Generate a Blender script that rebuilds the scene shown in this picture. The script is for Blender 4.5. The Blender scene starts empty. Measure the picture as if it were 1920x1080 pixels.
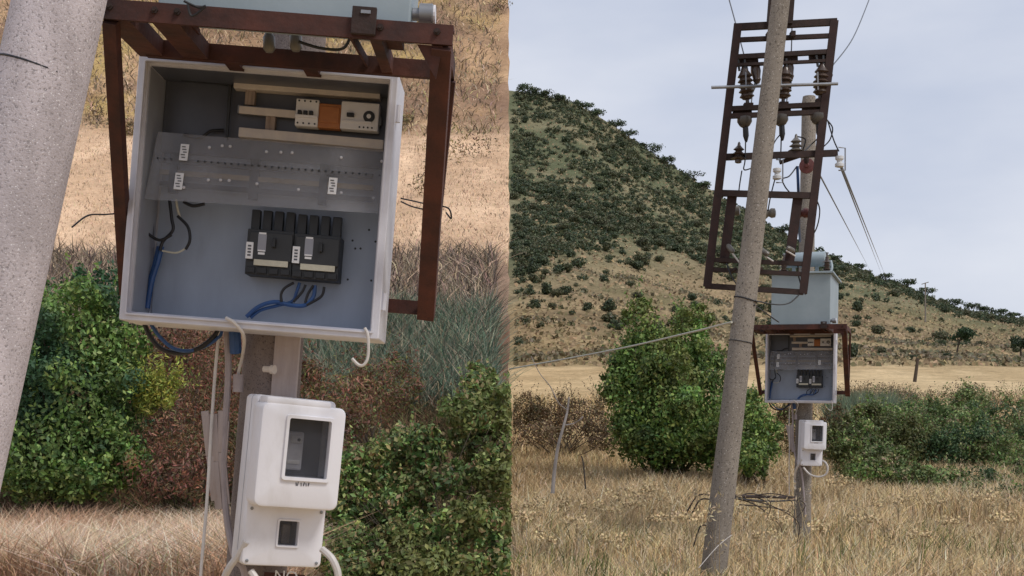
import bpy, bmesh, math, random
import numpy as np
from mathutils import Vector, Matrix

random.seed(7); rng = np.random.default_rng(11)
SC = bpy.context.scene
COL = SC.collection
R = math.radians

# ------------------------------------------------------------------ camera
F = 2400.0; CX = 960.0; HY = 800.0; EYE = 1.6      # focal length and vanishing point in photo pixels
cam_d = bpy.data.cameras.new('camera'); cam = bpy.data.objects.new('camera', cam_d); COL.objects.link(cam)
cam_d.sensor_width = 36.0; cam_d.lens = 36.0 * F / 1920.0
cam_d.shift_y = (HY - 540.0) / 1920.0
cam_d.clip_start = 0.05; cam_d.clip_end = 8000
cam.location = (0, 0, EYE); cam.rotation_euler = (R(90), 0, 0)
SC.camera = cam

# ------------------------------------------------------------------ world / sun
W = bpy.data.worlds.new('World'); SC.world = W; W.use_nodes = True
nt = W.node_tree; nt.nodes.clear()
out = nt.nodes.new('ShaderNodeOutputWorld'); bg = nt.nodes.new('ShaderNodeBackground')
sky = nt.nodes.new('ShaderNodeTexSky'); sky.sky_type = 'NISHITA'; sky.sun_disc = False
SUN_EL, SUN_AZ = 52.0, 125.0                       # azimuth clockwise from +Y (camera looks along +Y)
sky.sun_elevation = R(SUN_EL); sky.sun_rotation = R(SUN_AZ)
tc = nt.nodes.new('ShaderNodeTexCoord'); mp = nt.nodes.new('ShaderNodeMapping'); mp.inputs['Scale'].default_value = (1.0, 1.0, 2.6)
mp.inputs['Location'].default_value = (1.3, 0.4, 0.2)
n1 = nt.nodes.new('ShaderNodeTexNoise'); n1.inputs['Scale'].default_value = 3.1; n1.inputs['Detail'].default_value = 5; n1.inputs['Roughness'].default_value = 0.5
cr = nt.nodes.new('ShaderNodeValToRGB')
cr.color_ramp.elements[0].position = 0.34; cr.color_ramp.elements[0].color = (3.7, 4.1, 5.1, 1)
cr.color_ramp.elements[1].position = 0.68; cr.color_ramp.elements[1].color = (5.3, 5.5, 6.1, 1)
mx = nt.nodes.new('ShaderNodeMix'); mx.data_type = 'RGBA'; mx.inputs[0].default_value = 0.93
L = nt.links.new
L(tc.outputs['Generated'], mp.inputs[0]); L(mp.outputs[0], n1.inputs['Vector']); L(n1.outputs['Fac'], cr.inputs[0])
L(sky.outputs[0], mx.inputs[6]); L(cr.outputs[0], mx.inputs[7]); L(mx.outputs[2], bg.inputs[0])
bg.inputs[1].default_value = 0.1; L(bg.outputs[0], out.inputs[0])
sl = bpy.data.lights.new('sun', 'SUN'); sl.energy = 1.5; sl.angle = R(16); sl.color = (1.0, 0.95, 0.88)
sun = bpy.data.objects.new('sun', sl); COL.objects.link(sun)
sd = Vector((math.sin(R(SUN_AZ)) * math.cos(R(SUN_EL)), math.cos(R(SUN_AZ)) * math.cos(R(SUN_EL)), math.sin(R(SUN_EL))))
sun.rotation_euler = (-sd).to_track_quat('-Z', 'Y').to_euler(); sun.location = sd * 40
vs = SC.view_settings; vs.view_transform = 'Standard'; vs.look = 'None'; vs.exposure = 0.5; vs.gamma = 1.0; vs.use_curve_mapping = False

# ------------------------------------------------------------------ helpers
def P(px, py, D):
    return Vector(((px - CX) / F * D, D, EYE + (HY - py) / F * D))

def lat(seed):
    return np.random.default_rng(seed).random((256, 256))
_L = [lat(s) for s in range(6)]
def vnoise(x, y, s=0):
    x = np.asarray(x, float); y = np.asarray(y, float)
    xi = np.floor(x).astype(int); yi = np.floor(y).astype(int); fx = x - xi; fy = y - yi
    fx = fx * fx * (3 - 2 * fx); fy = fy * fy * (3 - 2 * fy)
    T = _L[s % 6]; a = T[xi & 255, yi & 255]; b = T[(xi + 1) & 255, yi & 255]; c = T[xi & 255, (yi + 1) & 255]; d = T[(xi + 1) & 255, (yi + 1) & 255]
    return (a * (1 - fx) + b * fx) * (1 - fy) + (c * (1 - fx) + d * fx) * fy
def fbm(x, y, s=0, o=4):
    t = 0; a = 0.5; n = 0
    for k in range(o):
        t = t + a * vnoise(x * 2 ** k + 17.3 * k, y * 2 ** k + 9.1 * k, s + k); n += a; a *= 0.5
    return t / n

def new_mat(name):
    m = bpy.data.materials.new(name); m.use_nodes = True
    return m, m.node_tree, m.node_tree.nodes['Principled BSDF']

def plain(name, col, rough=0.6, metal=0.0, var=0.12, scale=12.0, bump=0.0, col2=None, spec=0.5, stretch=(1, 1, 1), pos=(0.35, 0.7)):
    """procedural base: noise between two tones of the same real colour, plus fine bump"""
    m, t, b = new_mat(name)
    c = t.nodes.new('ShaderNodeTexCoord'); mpn = t.nodes.new('ShaderNodeMapping'); mpn.inputs['Scale'].default_value = stretch
    t.links.new(c.outputs['Object'], mpn.inputs[0])
    n = t.nodes.new('ShaderNodeTexNoise'); n.inputs['Scale'].default_value = scale; n.inputs['Detail'].default_value = 6; n.inputs['Roughness'].default_value = 0.62
    t.links.new(mpn.outputs[0], n.inputs['Vector'])
    r = t.nodes.new('ShaderNodeValToRGB')
    lo = col2 if col2 else tuple(max(0, v * (1 - 2 * var)) for v in col)
    r.color_ramp.elements[0].position = pos[0]; r.color_ramp.elements[0].color = (*lo, 1)
    r.color_ramp.elements[1].position = pos[1]; r.color_ramp.elements[1].color = (*col, 1)
    t.links.new(n.outputs['Fac'], r.inputs[0]); t.links.new(r.outputs[0], b.inputs['Base Color'])
    b.inputs['Roughness'].default_value = rough; b.inputs['Metallic'].default_value = metal
    b.inputs['Specular IOR Level'].default_value = spec
    if bump:
        n2 = t.nodes.new('ShaderNodeTexNoise'); n2.inputs['Scale'].default_value = scale * 6; n2.inputs['Detail'].default_value = 4
        t.links.new(c.outputs['Object'], n2.inputs['Vector'])
        bp = t.nodes.new('ShaderNodeBump'); bp.inputs['Strength'].default_value = bump; bp.inputs['Distance'].default_value = 0.01
        t.links.new(n2.outputs['Fac'], bp.inputs['Height']); t.links.new(bp.outputs[0], b.inputs['Normal'])
    return m

def concrete(name, base, dark, speck, sc=1.0, pitd=0.55):
    m, t, b = new_mat(name)
    c = t.nodes.new('ShaderNodeTexCoord')
    def noise(s, d, st=(1, 1, 1)):
        mp_ = t.nodes.new('ShaderNodeMapping'); mp_.inputs['Scale'].default_value = st; t.links.new(c.outputs['Object'], mp_.inputs[0])
        n_ = t.nodes.new('ShaderNodeTexNoise'); n_.inputs['Scale'].default_value = s; n_.inputs['Detail'].default_value = d; n_.inputs['Roughness'].default_value = 0.65
        t.links.new(mp_.outputs[0], n_.inputs['Vector']); return n_
    def ramp(src, p0, c0, p1, c1):
        r_ = t.nodes.new('ShaderNodeValToRGB'); r_.color_ramp.elements[0].position = p0; r_.color_ramp.elements[0].color = (*c0, 1)
        r_.color_ramp.elements[1].position = p1; r_.color_ramp.elements[1].color = (*c1, 1); t.links.new(src, r_.inputs[0]); return r_
    big = ramp(noise(3.0 * sc, 6, (1, 1, 0.35)).outputs['Fac'], 0.36, dark, 0.66, base)
    pit = noise(70 * sc, 3); pitm = ramp(pit.outputs['Fac'], 0.36, (1, 1, 1), 0.44, (0, 0, 0))
    sp = noise(95 * sc, 2); spm = ramp(sp.outputs['Fac'], 0.63, (0, 0, 0), 0.69, (1, 1, 1))
    m1 = t.nodes.new('ShaderNodeMix'); m1.data_type = 'RGBA'; t.links.new(pitm.outputs[0], m1.inputs[0]); t.links.new(big.outputs[0], m1.inputs[6]); m1.inputs[7].default_value = (*[v * pitd for v in dark], 1)
    m2 = t.nodes.new('ShaderNodeMix'); m2.data_type = 'RGBA'; t.links.new(spm.outputs[0], m2.inputs[0]); t.links.new(m1.outputs[2], m2.inputs[6]); m2.inputs[7].default_value = (*speck, 1)
    t.links.new(m2.outputs[2], b.inputs['Base Color']); b.inputs['Roughness'].default_value = 0.92; b.inputs['Specular IOR Level'].default_value = 0.2
    bp = t.nodes.new('ShaderNodeBump'); bp.inputs['Strength'].default_value = 0.5; bp.inputs['Distance'].default_value = 0.006
    t.links.new(pit.outputs['Fac'], bp.inputs['Height']); t.links.new(bp.outputs[0], b.inputs['Normal'])
    return m

def attr_mat(name, rough=0.8, transl=0.0, noise=None, bump=0.0, spec=0.2, upn=0):
    """base colour from the per-piece colour attribute 'Col' (natural variation), optional fine noise"""
    m, t, b = new_mat(name)
    a = t.nodes.new('ShaderNodeAttribute'); a.attribute_name = 'Col'
    src = a.outputs['Color']
    if noise:
        c = t.nodes.new('ShaderNodeNewGeometry')
        prev = None
        for (s, lo, hi) in noise:
            n = t.nodes.new('ShaderNodeTexNoise'); n.inputs['Scale'].default_value = s; n.inputs['Detail'].default_value = 6; n.inputs['Roughness'].default_value = 0.7
            t.links.new(c.outputs['Position'], n.inputs['Vector'])
            mr = t.nodes.new('ShaderNodeMapRange'); mr.inputs[1].default_value = 0.3; mr.inputs[2].default_value = 0.7; mr.inputs[3].default_value = lo; mr.inputs[4].default_value = hi
            t.links.new(n.outputs['Fac'], mr.inputs[0])
            vm = t.nodes.new('ShaderNodeVectorMath'); vm.operation = 'SCALE'; t.links.new(src, vm.inputs[0]); t.links.new(mr.outputs[0], vm.inputs['Scale'])
            src = vm.outputs[0]; prev = n
        if bump:
            bp = t.nodes.new('ShaderNodeBump'); bp.inputs['Strength'].default_value = bump; bp.inputs['Distance'].default_value = 0.3
            t.links.new(prev.outputs['Fac'], bp.inputs['Height']); t.links.new(bp.outputs[0], b.inputs['Normal'])
    t.links.new(src, b.inputs['Base Color']); b.inputs['Roughness'].default_value = rough; b.inputs['Specular IOR Level'].default_value = spec
    if upn:
        ge = t.nodes.new('ShaderNodeNewGeometry'); v1 = t.nodes.new('ShaderNodeVectorMath'); v1.operation = 'MULTIPLY_ADD'
        t.links.new(ge.outputs['Normal'], v1.inputs[0]); v1.inputs[1].default_value = (.6, .6, .6); v1.inputs[2].default_value = (0, 0, upn)
        v2 = t.nodes.new('ShaderNodeVectorMath'); v2.operation = 'NORMALIZE'; t.links.new(v1.outputs[0], v2.inputs[0]); t.links.new(v2.outputs[0], b.inputs['Normal'])
    if transl:
        tr = t.nodes.new('ShaderNodeBsdfTranslucent'); t.links.new(src, tr.inputs[0])
        ms = t.nodes.new('ShaderNodeMixShader'); ms.inputs[0].default_value = transl
        o = t.nodes['Material Output']; t.links.new(b.outputs[0], ms.inputs[1]); t.links.new(tr.outputs[0], ms.inputs[2]); t.links.new(ms.outputs[0], o.inputs[0])
    return m

M = {}
M['pole_near'] = concrete('concrete_pale', (0.64, 0.58, 0.61), (0.40, 0.36, 0.375), (0.78, 0.76, 0.78), 1.7, 0.7)
M['pole_far'] = concrete('concrete_weathered', (0.30, 0.265, 0.225), (0.19, 0.165, 0.14), (0.50, 0.47, 0.44), 0.7)
M['pole_back'] = concrete('concrete_brown', (0.25, 0.205, 0.19), (0.16, 0.13, 0.12), (0.31, 0.27, 0.25), 2.2)
M['board'] = plain('pale_weathered_board', (0.46, 0.39, 0.37), 0.85, 0.0, col2=(0.36, 0.30, 0.28), scale=9, bump=0.2, stretch=(5, 5, 0.5))
M['rust_far'] = plain('old_rusted_frame_steel', (0.042, 0.019, 0.016), 0.85, 0.0, col2=(0.024, 0.012, 0.011), scale=9, bump=0.25)
M['panel'] = plain('dark_panel_and_shade', (0.105, 0.112, 0.14), 0.35, 0.0, col2=(0.07, 0.075, 0.095), scale=3)
M['rust'] = plain('rusty_primer_steel', (0.105, 0.030, 0.018), 0.8, 0.0, col2=(0.032, 0.012, 0.010), scale=6, bump=0.25)
M['rust_dark'] = plain('dark_rusted_steel', (0.045, 0.024, 0.02), 0.85, 0.0, col2=(0.022, 0.013, 0.011), scale=14, bump=0.25)
M['tank'] = plain('blue_grey_paint', (0.315, 0.375, 0.41), 0.5, 0.0, col2=(0.25, 0.31, 0.34), scale=2.5, bump=0.05)
M['cab'] = plain('cabinet_enamel', (0.66, 0.66, 0.72), 0.45, 0.0, col2=(0.54, 0.53, 0.58), scale=7, bump=0.05)
M['plate'] = plain('mounting_plate_paint', (0.33, 0.38, 0.475), 0.45, 0.0, col2=(0.26, 0.30, 0.375), scale=5, stretch=(1, 1, .35))
M['inner'] = plain('cabinet_inner_enamel', (0.33, 0.36, 0.41), 0.5, 0.0, col2=(0.27, 0.27, 0.32), scale=5)
M['duct'] = plain('ivory_trunking', (0.66, 0.58, 0.50), 0.55, 0.0, col2=(0.54, 0.48, 0.44), scale=20)
M['white'] = plain('white_plastic', (0.74, 0.73, 0.77), 0.42, 0.0, col2=(0.57, 0.55, 0.55), scale=5, bump=0.05, pos=(0.28, 0.52), stretch=(1, 1, .4))
M['device'] = plain('breaker_light_grey', (0.72, 0.70, 0.70), 0.5, 0.0, var=0.05)
M['orange'] = plain('brown_relay_plastic', (0.42, 0.16, 0.045), 0.5, 0.0, col2=(0.34, 0.12, 0.035), scale=30)
M['black'] = plain('black_plastic', (0.016, 0.017, 0.020), 0.45, 0.0, var=0.15)
M['charcoal'] = plain('charcoal_plastic', (0.030, 0.032, 0.036), 0.5, 0.0, var=0.1)
M['cream'] = plain('cream_label', (0.60, 0.57, 0.46), 0.6, 0.0, var=0.08, scale=60)
M['sticker'] = plain('white_sticker', (0.80, 0.80, 0.82), 0.5, 0.0, var=0.03)
M['ink'] = plain('grey_ink', (0.10, 0.10, 0.12), 0.7, 0.0, var=0.1, scale=200)
M['blue'] = plain('blue_cable', (0.025, 0.085, 0.25), 0.45, 0.0, var=0.15)
M['wirek'] = plain('black_cable', (0.014, 0.014, 0.018), 0.5, 0.0, var=0.15)
M['wirew'] = plain('white_cable', (0.62, 0.58, 0.55), 0.5, 0.0, var=0.08)
M['wiregrey'] = plain('grey_conduit', (0.40, 0.34, 0.34), 0.55, 0.0, var=0.12)
M['wireover'] = plain('aluminium_wire', (0.16, 0.17, 0.19), 0.5, 0.3, var=0.1)
M['rope'] = plain('pale_insulated_wire', (0.58, 0.57, 0.48), 0.6, 0.0, var=0.1)
M['wood'] = plain('split_grey_wood', (0.40, 0.32, 0.27), 0.9, 0.0, col2=(0.22, 0.165, 0.14), scale=14, bump=0.4, stretch=(6, 6, 0.5))
M['deadwood'] = plain('bleached_dead_wood', (0.50, 0.46, 0.43), 0.9, 0.0, col2=(0.22, 0.195, 0.18), scale=6, bump=0.3, stretch=(3, 3, 0.6))
M['darkwood'] = plain('dark_dead_twig', (0.075, 0.058, 0.047), 0.9, 0.0, var=0.2, bump=0.3)
M['bark'] = plain('bark_brown', (0.10, 0.075, 0.055), 0.9, 0.0, var=0.2, bump=0.4)
M['porc'] = plain('brown_porcelain', (0.085, 0.058, 0.045), 0.25, 0.0, var=0.15)
M['porcg'] = plain('grey_porcelain', (0.17, 0.155, 0.135), 0.35, 0.0, var=0.12)
M['porcd'] = plain('soot_grey_porcelain', (0.095, 0.085, 0.075), 0.35, 0.0, var=0.15)
M['porcw'] = plain('white_porcelain', (0.66, 0.67, 0.68), 0.25, 0.0, var=0.06)
M['reddisc'] = plain('dull_red_enamel', (0.20, 0.065, 0.06), 0.55, 0.0, var=0.2)
M['galv'] = plain('galvanised_steel', (0.30, 0.31, 0.33), 0.5, 0.6, var=0.12)
M['brass'] = plain('yellowed_brass', (0.45, 0.36, 0.22), 0.5, 0.3, var=0.15)
M['leaf'] = attr_mat('leaf_tissue', 0.55, 0.22, spec=0.35)
M['straw'] = attr_mat('dry_stem_tissue', 0.85, 0.15, upn=.75, spec=.1)
M['ground'] = attr_mat('dry_hill_soil', 0.95, 0.0, noise=[(0.35, 0.8, 1.2), (2.2, 0.72, 1.28)], bump=0.6, spec=0.05)
M['bank'] = attr_mat('dry_meadow_soil', 0.95, 0.0, noise=[(0.6, 0.86, 1.14), (4.5, 0.80, 1.20)], bump=0.4, spec=0.05)
# clear sheets
def sheet(name, tint, alpha, rough):
    m, t, b = new_mat(name)
    b.inputs['Base Color'].default_value = (*tint, 1); b.inputs['Roughness'].default_value = rough
    n = t.nodes.new('ShaderNodeTexNoise'); n.inputs['Scale'].default_value = 7; n.inputs['Detail'].default_value = 5
    c = t.nodes.new('ShaderNodeTexCoord'); t.links.new(c.outputs['Object'], n.inputs['Vector'])
    mr = t.nodes.new('ShaderNodeMapRange'); mr.inputs[1].default_value = 0.3; mr.inputs[2].default_value = 0.7
    mr.inputs[3].default_value = max(0, alpha - 0.15); mr.inputs[4].default_value = min(1, alpha + 0.12)
    t.links.new(n.outputs['Fac'], mr.inputs[0])
    tr = t.nodes.new('ShaderNodeBsdfTransparent'); ms = t.nodes.new('ShaderNodeMixShader')
    o = t.nodes['Material Output']; t.links.new(mr.outputs[0], ms.inputs[0]); t.links.new(tr.outputs[0], ms.inputs[1]); t.links.new(b.outputs[0], ms.inputs[2]); t.links.new(ms.outputs[0], o.inputs[0])
    return m
M['plexi'] = sheet('smoked_acrylic_sheen', (0.36, 0.36, 0.39), 0.34, 0.20)  # pale tint and patchy opacity paint in haze and reflections
M['glass'] = sheet('grey_window_sheet', (0.05, 0.055, 0.07), 0.40, 0.10)

class MB:
    def __init__(s): s.v = []; s.f = []
    def add(s, vs_, fs_):
        o = len(s.v); s.v += [tuple(v) for v in vs_]; s.f += [tuple(i + o for i in f) for f in fs_]; return s
    def box(s, c, d, rot=None, bev=0.0):
        c = Vector(c); hx, hy, hz = d[0] / 2, d[1] / 2, d[2] / 2
        if bev:
            bm = bmesh.new(); bmesh.ops.create_cube(bm, size=1.0)
            for v in bm.verts: v.co = Vector((v.co.x * d[0], v.co.y * d[1], v.co.z * d[2]))
            bmesh.ops.bevel(bm, geom=list(bm.edges), offset=bev, segments=2, affect='EDGES', profile=0.5)
            bm.verts.index_update(); vs_ = [v.co.copy() for v in bm.verts]; fs_ = [[v.index for v in f.verts] for f in bm.faces]; bm.free()
        else:
            vs_ = [Vector((x * hx, y * hy, z * hz)) for x in (-1, 1) for y in (-1, 1) for z in (-1, 1)]
            fs_ = [(0, 1, 3, 2), (4, 6, 7, 5), (0, 4, 5, 1), (2, 3, 7, 6), (0, 2, 6, 4), (1, 5, 7, 3)]
        if rot is not None: vs_ = [rot @ v for v in vs_]
        return s.add([v + c for v in vs_], fs_)
    def beam(s, p, q, w, d, up=(0, 1, 0), bev=0.0):
        """bar from p to q; d along `up` (projected), w across"""
        p = Vector(p); q = Vector(q); z = (q - p).normalized(); y = Vector(up); y = (y - z * y.dot(z)).normalized(); x = y.cross(z)
        rot = Matrix((x, y, z)).transposed()
        return s.box((p + q) / 2, (w, d, (q - p).length), rot, bev)
    def angle(s, p, q, w, t, up=(0, 1, 0)):
        """L-section bar: a flange across and a web along `up`"""
        p = Vector(p); q = Vector(q); z = (q - p).normalized(); y = Vector(up); y = (y - z * y.dot(z)).normalized(); x = y.cross(z)
        pr = [(-w / 2, 0), (w / 2, 0), (w / 2, t), (-w / 2 + t, t), (-w / 2 + t, w), (-w / 2, w)]
        a = [p + x * u + y * v for u, v in pr]; b = [q + x * u + y * v for u, v in pr]; n = 6
        return s.add(a + b, [(i, (i + 1) % n, n + (i + 1) % n, n + i) for i in range(n)] + [tuple(range(n))[::-1], tuple(range(n, 2 * n))])
    def tube(s, pts, r, n=8, cap=True):
        pts = [Vector(p) for p in pts]; k = len(pts); rs = r if isinstance(r, (list, tuple)) else [r] * k
        prev = None; vs_ = []; fs_ = []
        for i, p in enumerate(pts):
            t = (pts[min(i + 1, k - 1)] - pts[max(i - 1, 0)]).normalized()
            if prev is None:
                a = Vector((0, 0, 1)) if abs(t.z) < 0.9 else Vector((1, 0, 0)); x = t.cross(a).normalized()
            else: x = (prev - t * prev.dot(t)).normalized()
            prev = x; y = t.cross(x)
            vs_ += [p + (x * math.cos(2 * math.pi * j / n) + y * math.sin(2 * math.pi * j / n)) * rs[i] for j in range(n)]
        for i in range(k - 1):
            for j in range(n): fs_.append((i * n + j, i * n + (j + 1) % n, (i + 1) * n + (j + 1) % n, (i + 1) * n + j))
        if cap: fs_ += [tuple(range(n))[::-1], tuple(range((k - 1) * n, k * n))]
        return s.add(vs_, fs_)
    def lathe(s, base, axis, prof, n=14):
        base = Vector(base); axis = Vector(axis).normalized()
        return s.tube([base + axis * t for _, t in prof], [max(r, 1e-4) for r, _ in prof], n)
    def loops(s, loops, close=True, cap0=False, cap1=False):
        n = len(loops[0]); vs_ = [v for l in loops for v in l]; fs_ = []
        for i in range(len(loops) - 1):
            for j in range(n): fs_.append((i * n + j, i * n + (j + 1) % n, (i + 1) * n + (j + 1) % n, (i + 1) * n + j))
        if cap0: fs_.append(tuple(range(n))[::-1])
        if cap1: fs_.append(tuple(range((len(loops) - 1) * n, len(loops) * n)))
        return s.add(vs_, fs_)

def spline(pts, m=6):
    pts = [Vector(p) for p in pts]; o = []
    for i in range(len(pts) - 1):
        p0 = pts[max(i - 1, 0)]; p1 = pts[i]; p2 = pts[i + 1]; p3 = pts[min(i + 2, len(pts) - 1)]
        for k in range(m):
            t = k / m; o.append(0.5 * ((2 * p1) + (p2 - p0) * t + (2 * p0 - 5 * p1 + 4 * p2 - p3) * t * t + (3 * p1 - p0 - 3 * p2 + p3) * t ** 3))
    return o + [pts[-1]]

def link_mesh(name, me, mat, parent=None, smooth=False):
    o = bpy.data.objects.new(name, me); COL.objects.link(o)
    if mat: me.materials.append(mat)
    if smooth: me.polygons.foreach_set('use_smooth', [True] * len(me.polygons)); me.update()
    if parent: o.parent = parent
    return o

def tag(o, label=None, cat=None, group=None, kind=None):
    if label: o['label'] = label
    if cat: o['category'] = cat
    if group: o['group'] = group
    if kind: o['kind'] = kind
    return o

class Thing:
    """an Empty at the thing's base; parts are given in frame coordinates"""
    def __init__(s, name, label, cat, base, frame=None, group=None):
        s.base = Vector(base); s.o = bpy.data.objects.new(name, None); COL.objects.link(s.o)
        s.o.empty_display_size = 0.1
        s.o.matrix_world = (frame or Matrix()) @ Matrix.Translation(s.base)
        tag(s.o, label, cat, group)
    def part(s, name, mb, mat, parent=None, smooth=False):
        me = bpy.data.meshes.new(name); me.from_pydata([Vector(v) - s.base for v in mb.v], [], mb.f)
        bm = bmesh.new(); bm.from_mesh(me); bmesh.ops.recalc_face_normals(bm, faces=bm.faces); bm.to_mesh(me); bm.free()
        o = link_mesh(name, me, M[mat] if isinstance(mat, str) else mat, parent or s.o)
        if smooth: me.shade_auto(35) if hasattr(me, 'shade_auto') else set_auto(me)
        return o
def set_auto(me, ang=38):
    me.polygons.foreach_set('use_smooth', [True] * len(me.polygons))
    bm = bmesh.new(); bm.from_mesh(me)
    for e in bm.edges:
        if len(e.link_faces) == 2 and e.calc_face_angle(0) > R(ang): e.smooth = False
    bm.to_mesh(me); bm.free()

def single(name, mb, mat, label, cat, base, frame=None, group=None, smooth=True):
    """a thing that is one mesh"""
    base = Vector(base)
    me = bpy.data.meshes.new(name); me.from_pydata([Vector(v) - base for v in mb.v], [], mb.f)
    bm = bmesh.new(); bm.from_mesh(me); bmesh.ops.recalc_face_normals(bm, faces=bm.faces); bm.to_mesh(me); bm.free()
    o = link_mesh(name, me, M[mat]); o.matrix_world = (frame or Matrix()) @ Matrix.Translation(base)
    if smooth: set_auto(me)
    return tag(o, label, cat, group)

def children(o): return [c for c in list(bpy.data.objects) if c.parent == o]
def copy_tree(o, parent=None):
    c = o.copy(); COL.objects.link(c); c.parent = parent
    for ch in children(o): copy_tree(ch, c)
    return c

# ------------------------------------------------------------------ numpy mesh (foliage, terrain)
def np_mesh(name, V, tri, col, mat, parent=None, smooth=False):
    me = bpy.data.meshes.new(name); n = len(V); k = tri.shape[1]; m = len(tri)
    me.vertices.add(n); me.vertices.foreach_set('co', np.ascontiguousarray(V, np.float32).ravel())
    me.loops.add(m * k); me.loops.foreach_set('vertex_index', np.ascontiguousarray(tri, np.int32).ravel())
    me.polygons.add(m); me.polygons.foreach_set('loop_start', np.arange(m, dtype=np.int32) * k)
    a = me.attributes.new('Col', 'FLOAT_COLOR', 'POINT')
    a.data.foreach_set('color', np.ascontiguousarray(np.concatenate([np.clip(col, 0, 1), np.ones((n, 1))], 1), np.float32).ravel())
    me.update(calc_edges=True)
    if smooth: me.polygons.foreach_set('use_smooth', np.ones(m, bool))
    o = bpy.data.objects.new(name, me); COL.objects.link(o); me.materials.append(M[mat])
    if parent: o.parent = parent
    return o

def unit(v): return v / np.maximum(np.linalg.norm(v, axis=1, keepdims=True), 1e-9)

def leaves_geo(pts, nrm, size, col, asp=0.55):
    """one folded leaf (4 verts, 2 tris) per point"""
    n = len(pts); nr = unit(nrm + rng.normal(0, 0.55, (n, 3)))
    t = unit(np.cross(nr, rng.normal(0, 1, (n, 3)))); t[:, 2] -= 0.35; t = unit(t)
    b = unit(np.cross(nr, t)); s = size[:, None]; up = unit(np.cross(t, b))
    a = pts - t * s * 0.5; c = pts + t * s * 0.55
    l = pts + b * s * asp * 0.5 + up * s * 0.10; r = pts - b * s * asp * 0.5 + up * s * 0.10
    V = np.stack([a, l, c, r], 1).reshape(-1, 3); i = np.arange(n)[:, None] * 4
    T = np.concatenate([i + [[0, 1, 2]], i + [[0, 2, 3]]], 0)
    return V, T, np.repeat(col, 4, 0)

def blades_geo(base, h, lean, width, col, curve=0.5, tipcol=None):
    """curved grass blade: 5 verts, 3 tris"""
    n = len(base); ang = rng.uniform(0, 2 * np.pi, n); side = np.stack([np.cos(ang), np.sin(ang), np.zeros(n)], 1)
    w = (width * 0.5)[:, None] * side
    up = np.zeros((n, 3)); up[:, 2] = h
    mid = base + up * 0.55 + lean * curve * 0.45; tip = base + up * 1.0 + lean * 1.0
    V = np.stack([base - w, base + w, mid - w * 0.8, mid + w * 0.8, tip], 1).reshape(-1, 3)
    i = np.arange(n)[:, None] * 5
    T = np.concatenate([i + [[0, 1, 3]], i + [[0, 3, 2]], i + [[2, 3, 4]]], 0)
    C = np.repeat(col, 5, 0)
    if tipcol is not None: C.reshape(-1, 5, 3)[:, 4] = tipcol
    return V, T, C

def join_geo(gs):
    o = 0; V = []; T = []; C = []
    for v, t, c in gs: V.append(v); T.append(t + o); C.append(c); o += len(v)
    return np.concatenate(V), np.concatenate(T), np.concatenate(C)

def pick(cols, n, jit=0.12, w=None):
    c = np.array(cols, float); k = rng.choice(len(c), n, p=w); r = c[k] * rng.normal(1, jit, (n, 1)) * rng.normal(1, jit * 0.35, (n, 3))
    return np.clip(r, 0.004, 0.95)

# ------------------------------------------------------------------ terrain
SIL = np.array([(-2400, 330), (-400, 190), (300, 130), (700, 140), (960, 172), (1020, 184), (1080, 192), (1160, 238), (1250, 300), (1320, 345), (1380, 385), (1460, 432), (1540, 478), (1600, 498), (1700, 536), (1800, 574), (1910, 592), (2300, 640), (3200, 700), (9000, 740)], float)
def ridge_e(u): return HY - np.interp(CX + F * u, SIL[:, 0], SIL[:, 1])
ZD = np.array([(-9000, 0), (0, 0), (18, 0), (24, 0.55), (30, 1.0), (45, 2.0), (60, 3.0), (110, 6.9)], float)
RIDGE = 350.0
def ground_z(x, y, rough=True):
    x = np.asarray(x, float); y = np.asarray(y, float)
    u = x / np.maximum(y, 1.0)
    z = np.interp(y, ZD[:, 0], ZD[:, 1])
    t = np.clip((y - 110) / (RIDGE - 110), 0, 1)
    e = 118 + (ridge_e(u) - 118) * t ** 0.92
    zf = EYE + np.minimum(y, RIDGE) * e / F
    zf = np.where(y > RIDGE, np.maximum(zf * (1 - (y - RIDGE) / 420.0), -2), zf)
    z = np.where(y > 110, zf, z)
    if rough:
        amp = np.clip((y - 20) / 120, 0, 1)
        z = z + amp * 5.0 * (fbm(x / 38, y / 38, 2) - 0.5) * np.clip((y - 110) / 80, 0.08, 1) + amp * 1.0 * (fbm(x / 7, y / 7, 3, 3) - 0.5)
        z = z + 0.10 * (fbm(x / 1.6, y / 1.6, 1, 3) - 0.5) * np.clip(1.4 - y / 60, 0, 1)
    return z

HD = np.array([(0, -1.0), (15.5, -0.4), (17, 0.0), (24, 2.6), (28, 4.05), (36, 6.35), (57, 14.6), (92, 38.5), (112, 44), (150, 20), (180, -3)], float)
def hill_z(x, y):
    z = np.interp(y, HD[:, 0], HD[:, 1])
    a = np.clip((y - 20) / 40, 0.05, 1)
    return z + a * 1.6 * (fbm(x / 9, y / 9, 4) - 0.5) + a * 0.5 * (fbm(x / 2.1, y / 2.1, 5, 3) - 0.5)

def grid_mesh(name, X, Y, Z, C, mat):
    ny, nx = X.shape; V = np.stack([X, Y, Z], 2).reshape(-1, 3)
    a = (np.arange(ny - 1)[:, None] * nx + np.arange(nx - 1)[None]).ravel()
    return np_mesh(name, V, np.stack([a, a + 1, a + nx + 1, a + nx], 1), C.reshape(-1, 3), mat, smooth=True)

def lerp(a, b, t): return np.asarray(a) * (1 - t[..., None]) + np.asarray(b) * t[..., None]
def sm(x, a, b): t = np.clip((x - a) / (b - a), 0, 1); return t * t * (3 - 2 * t)

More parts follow.
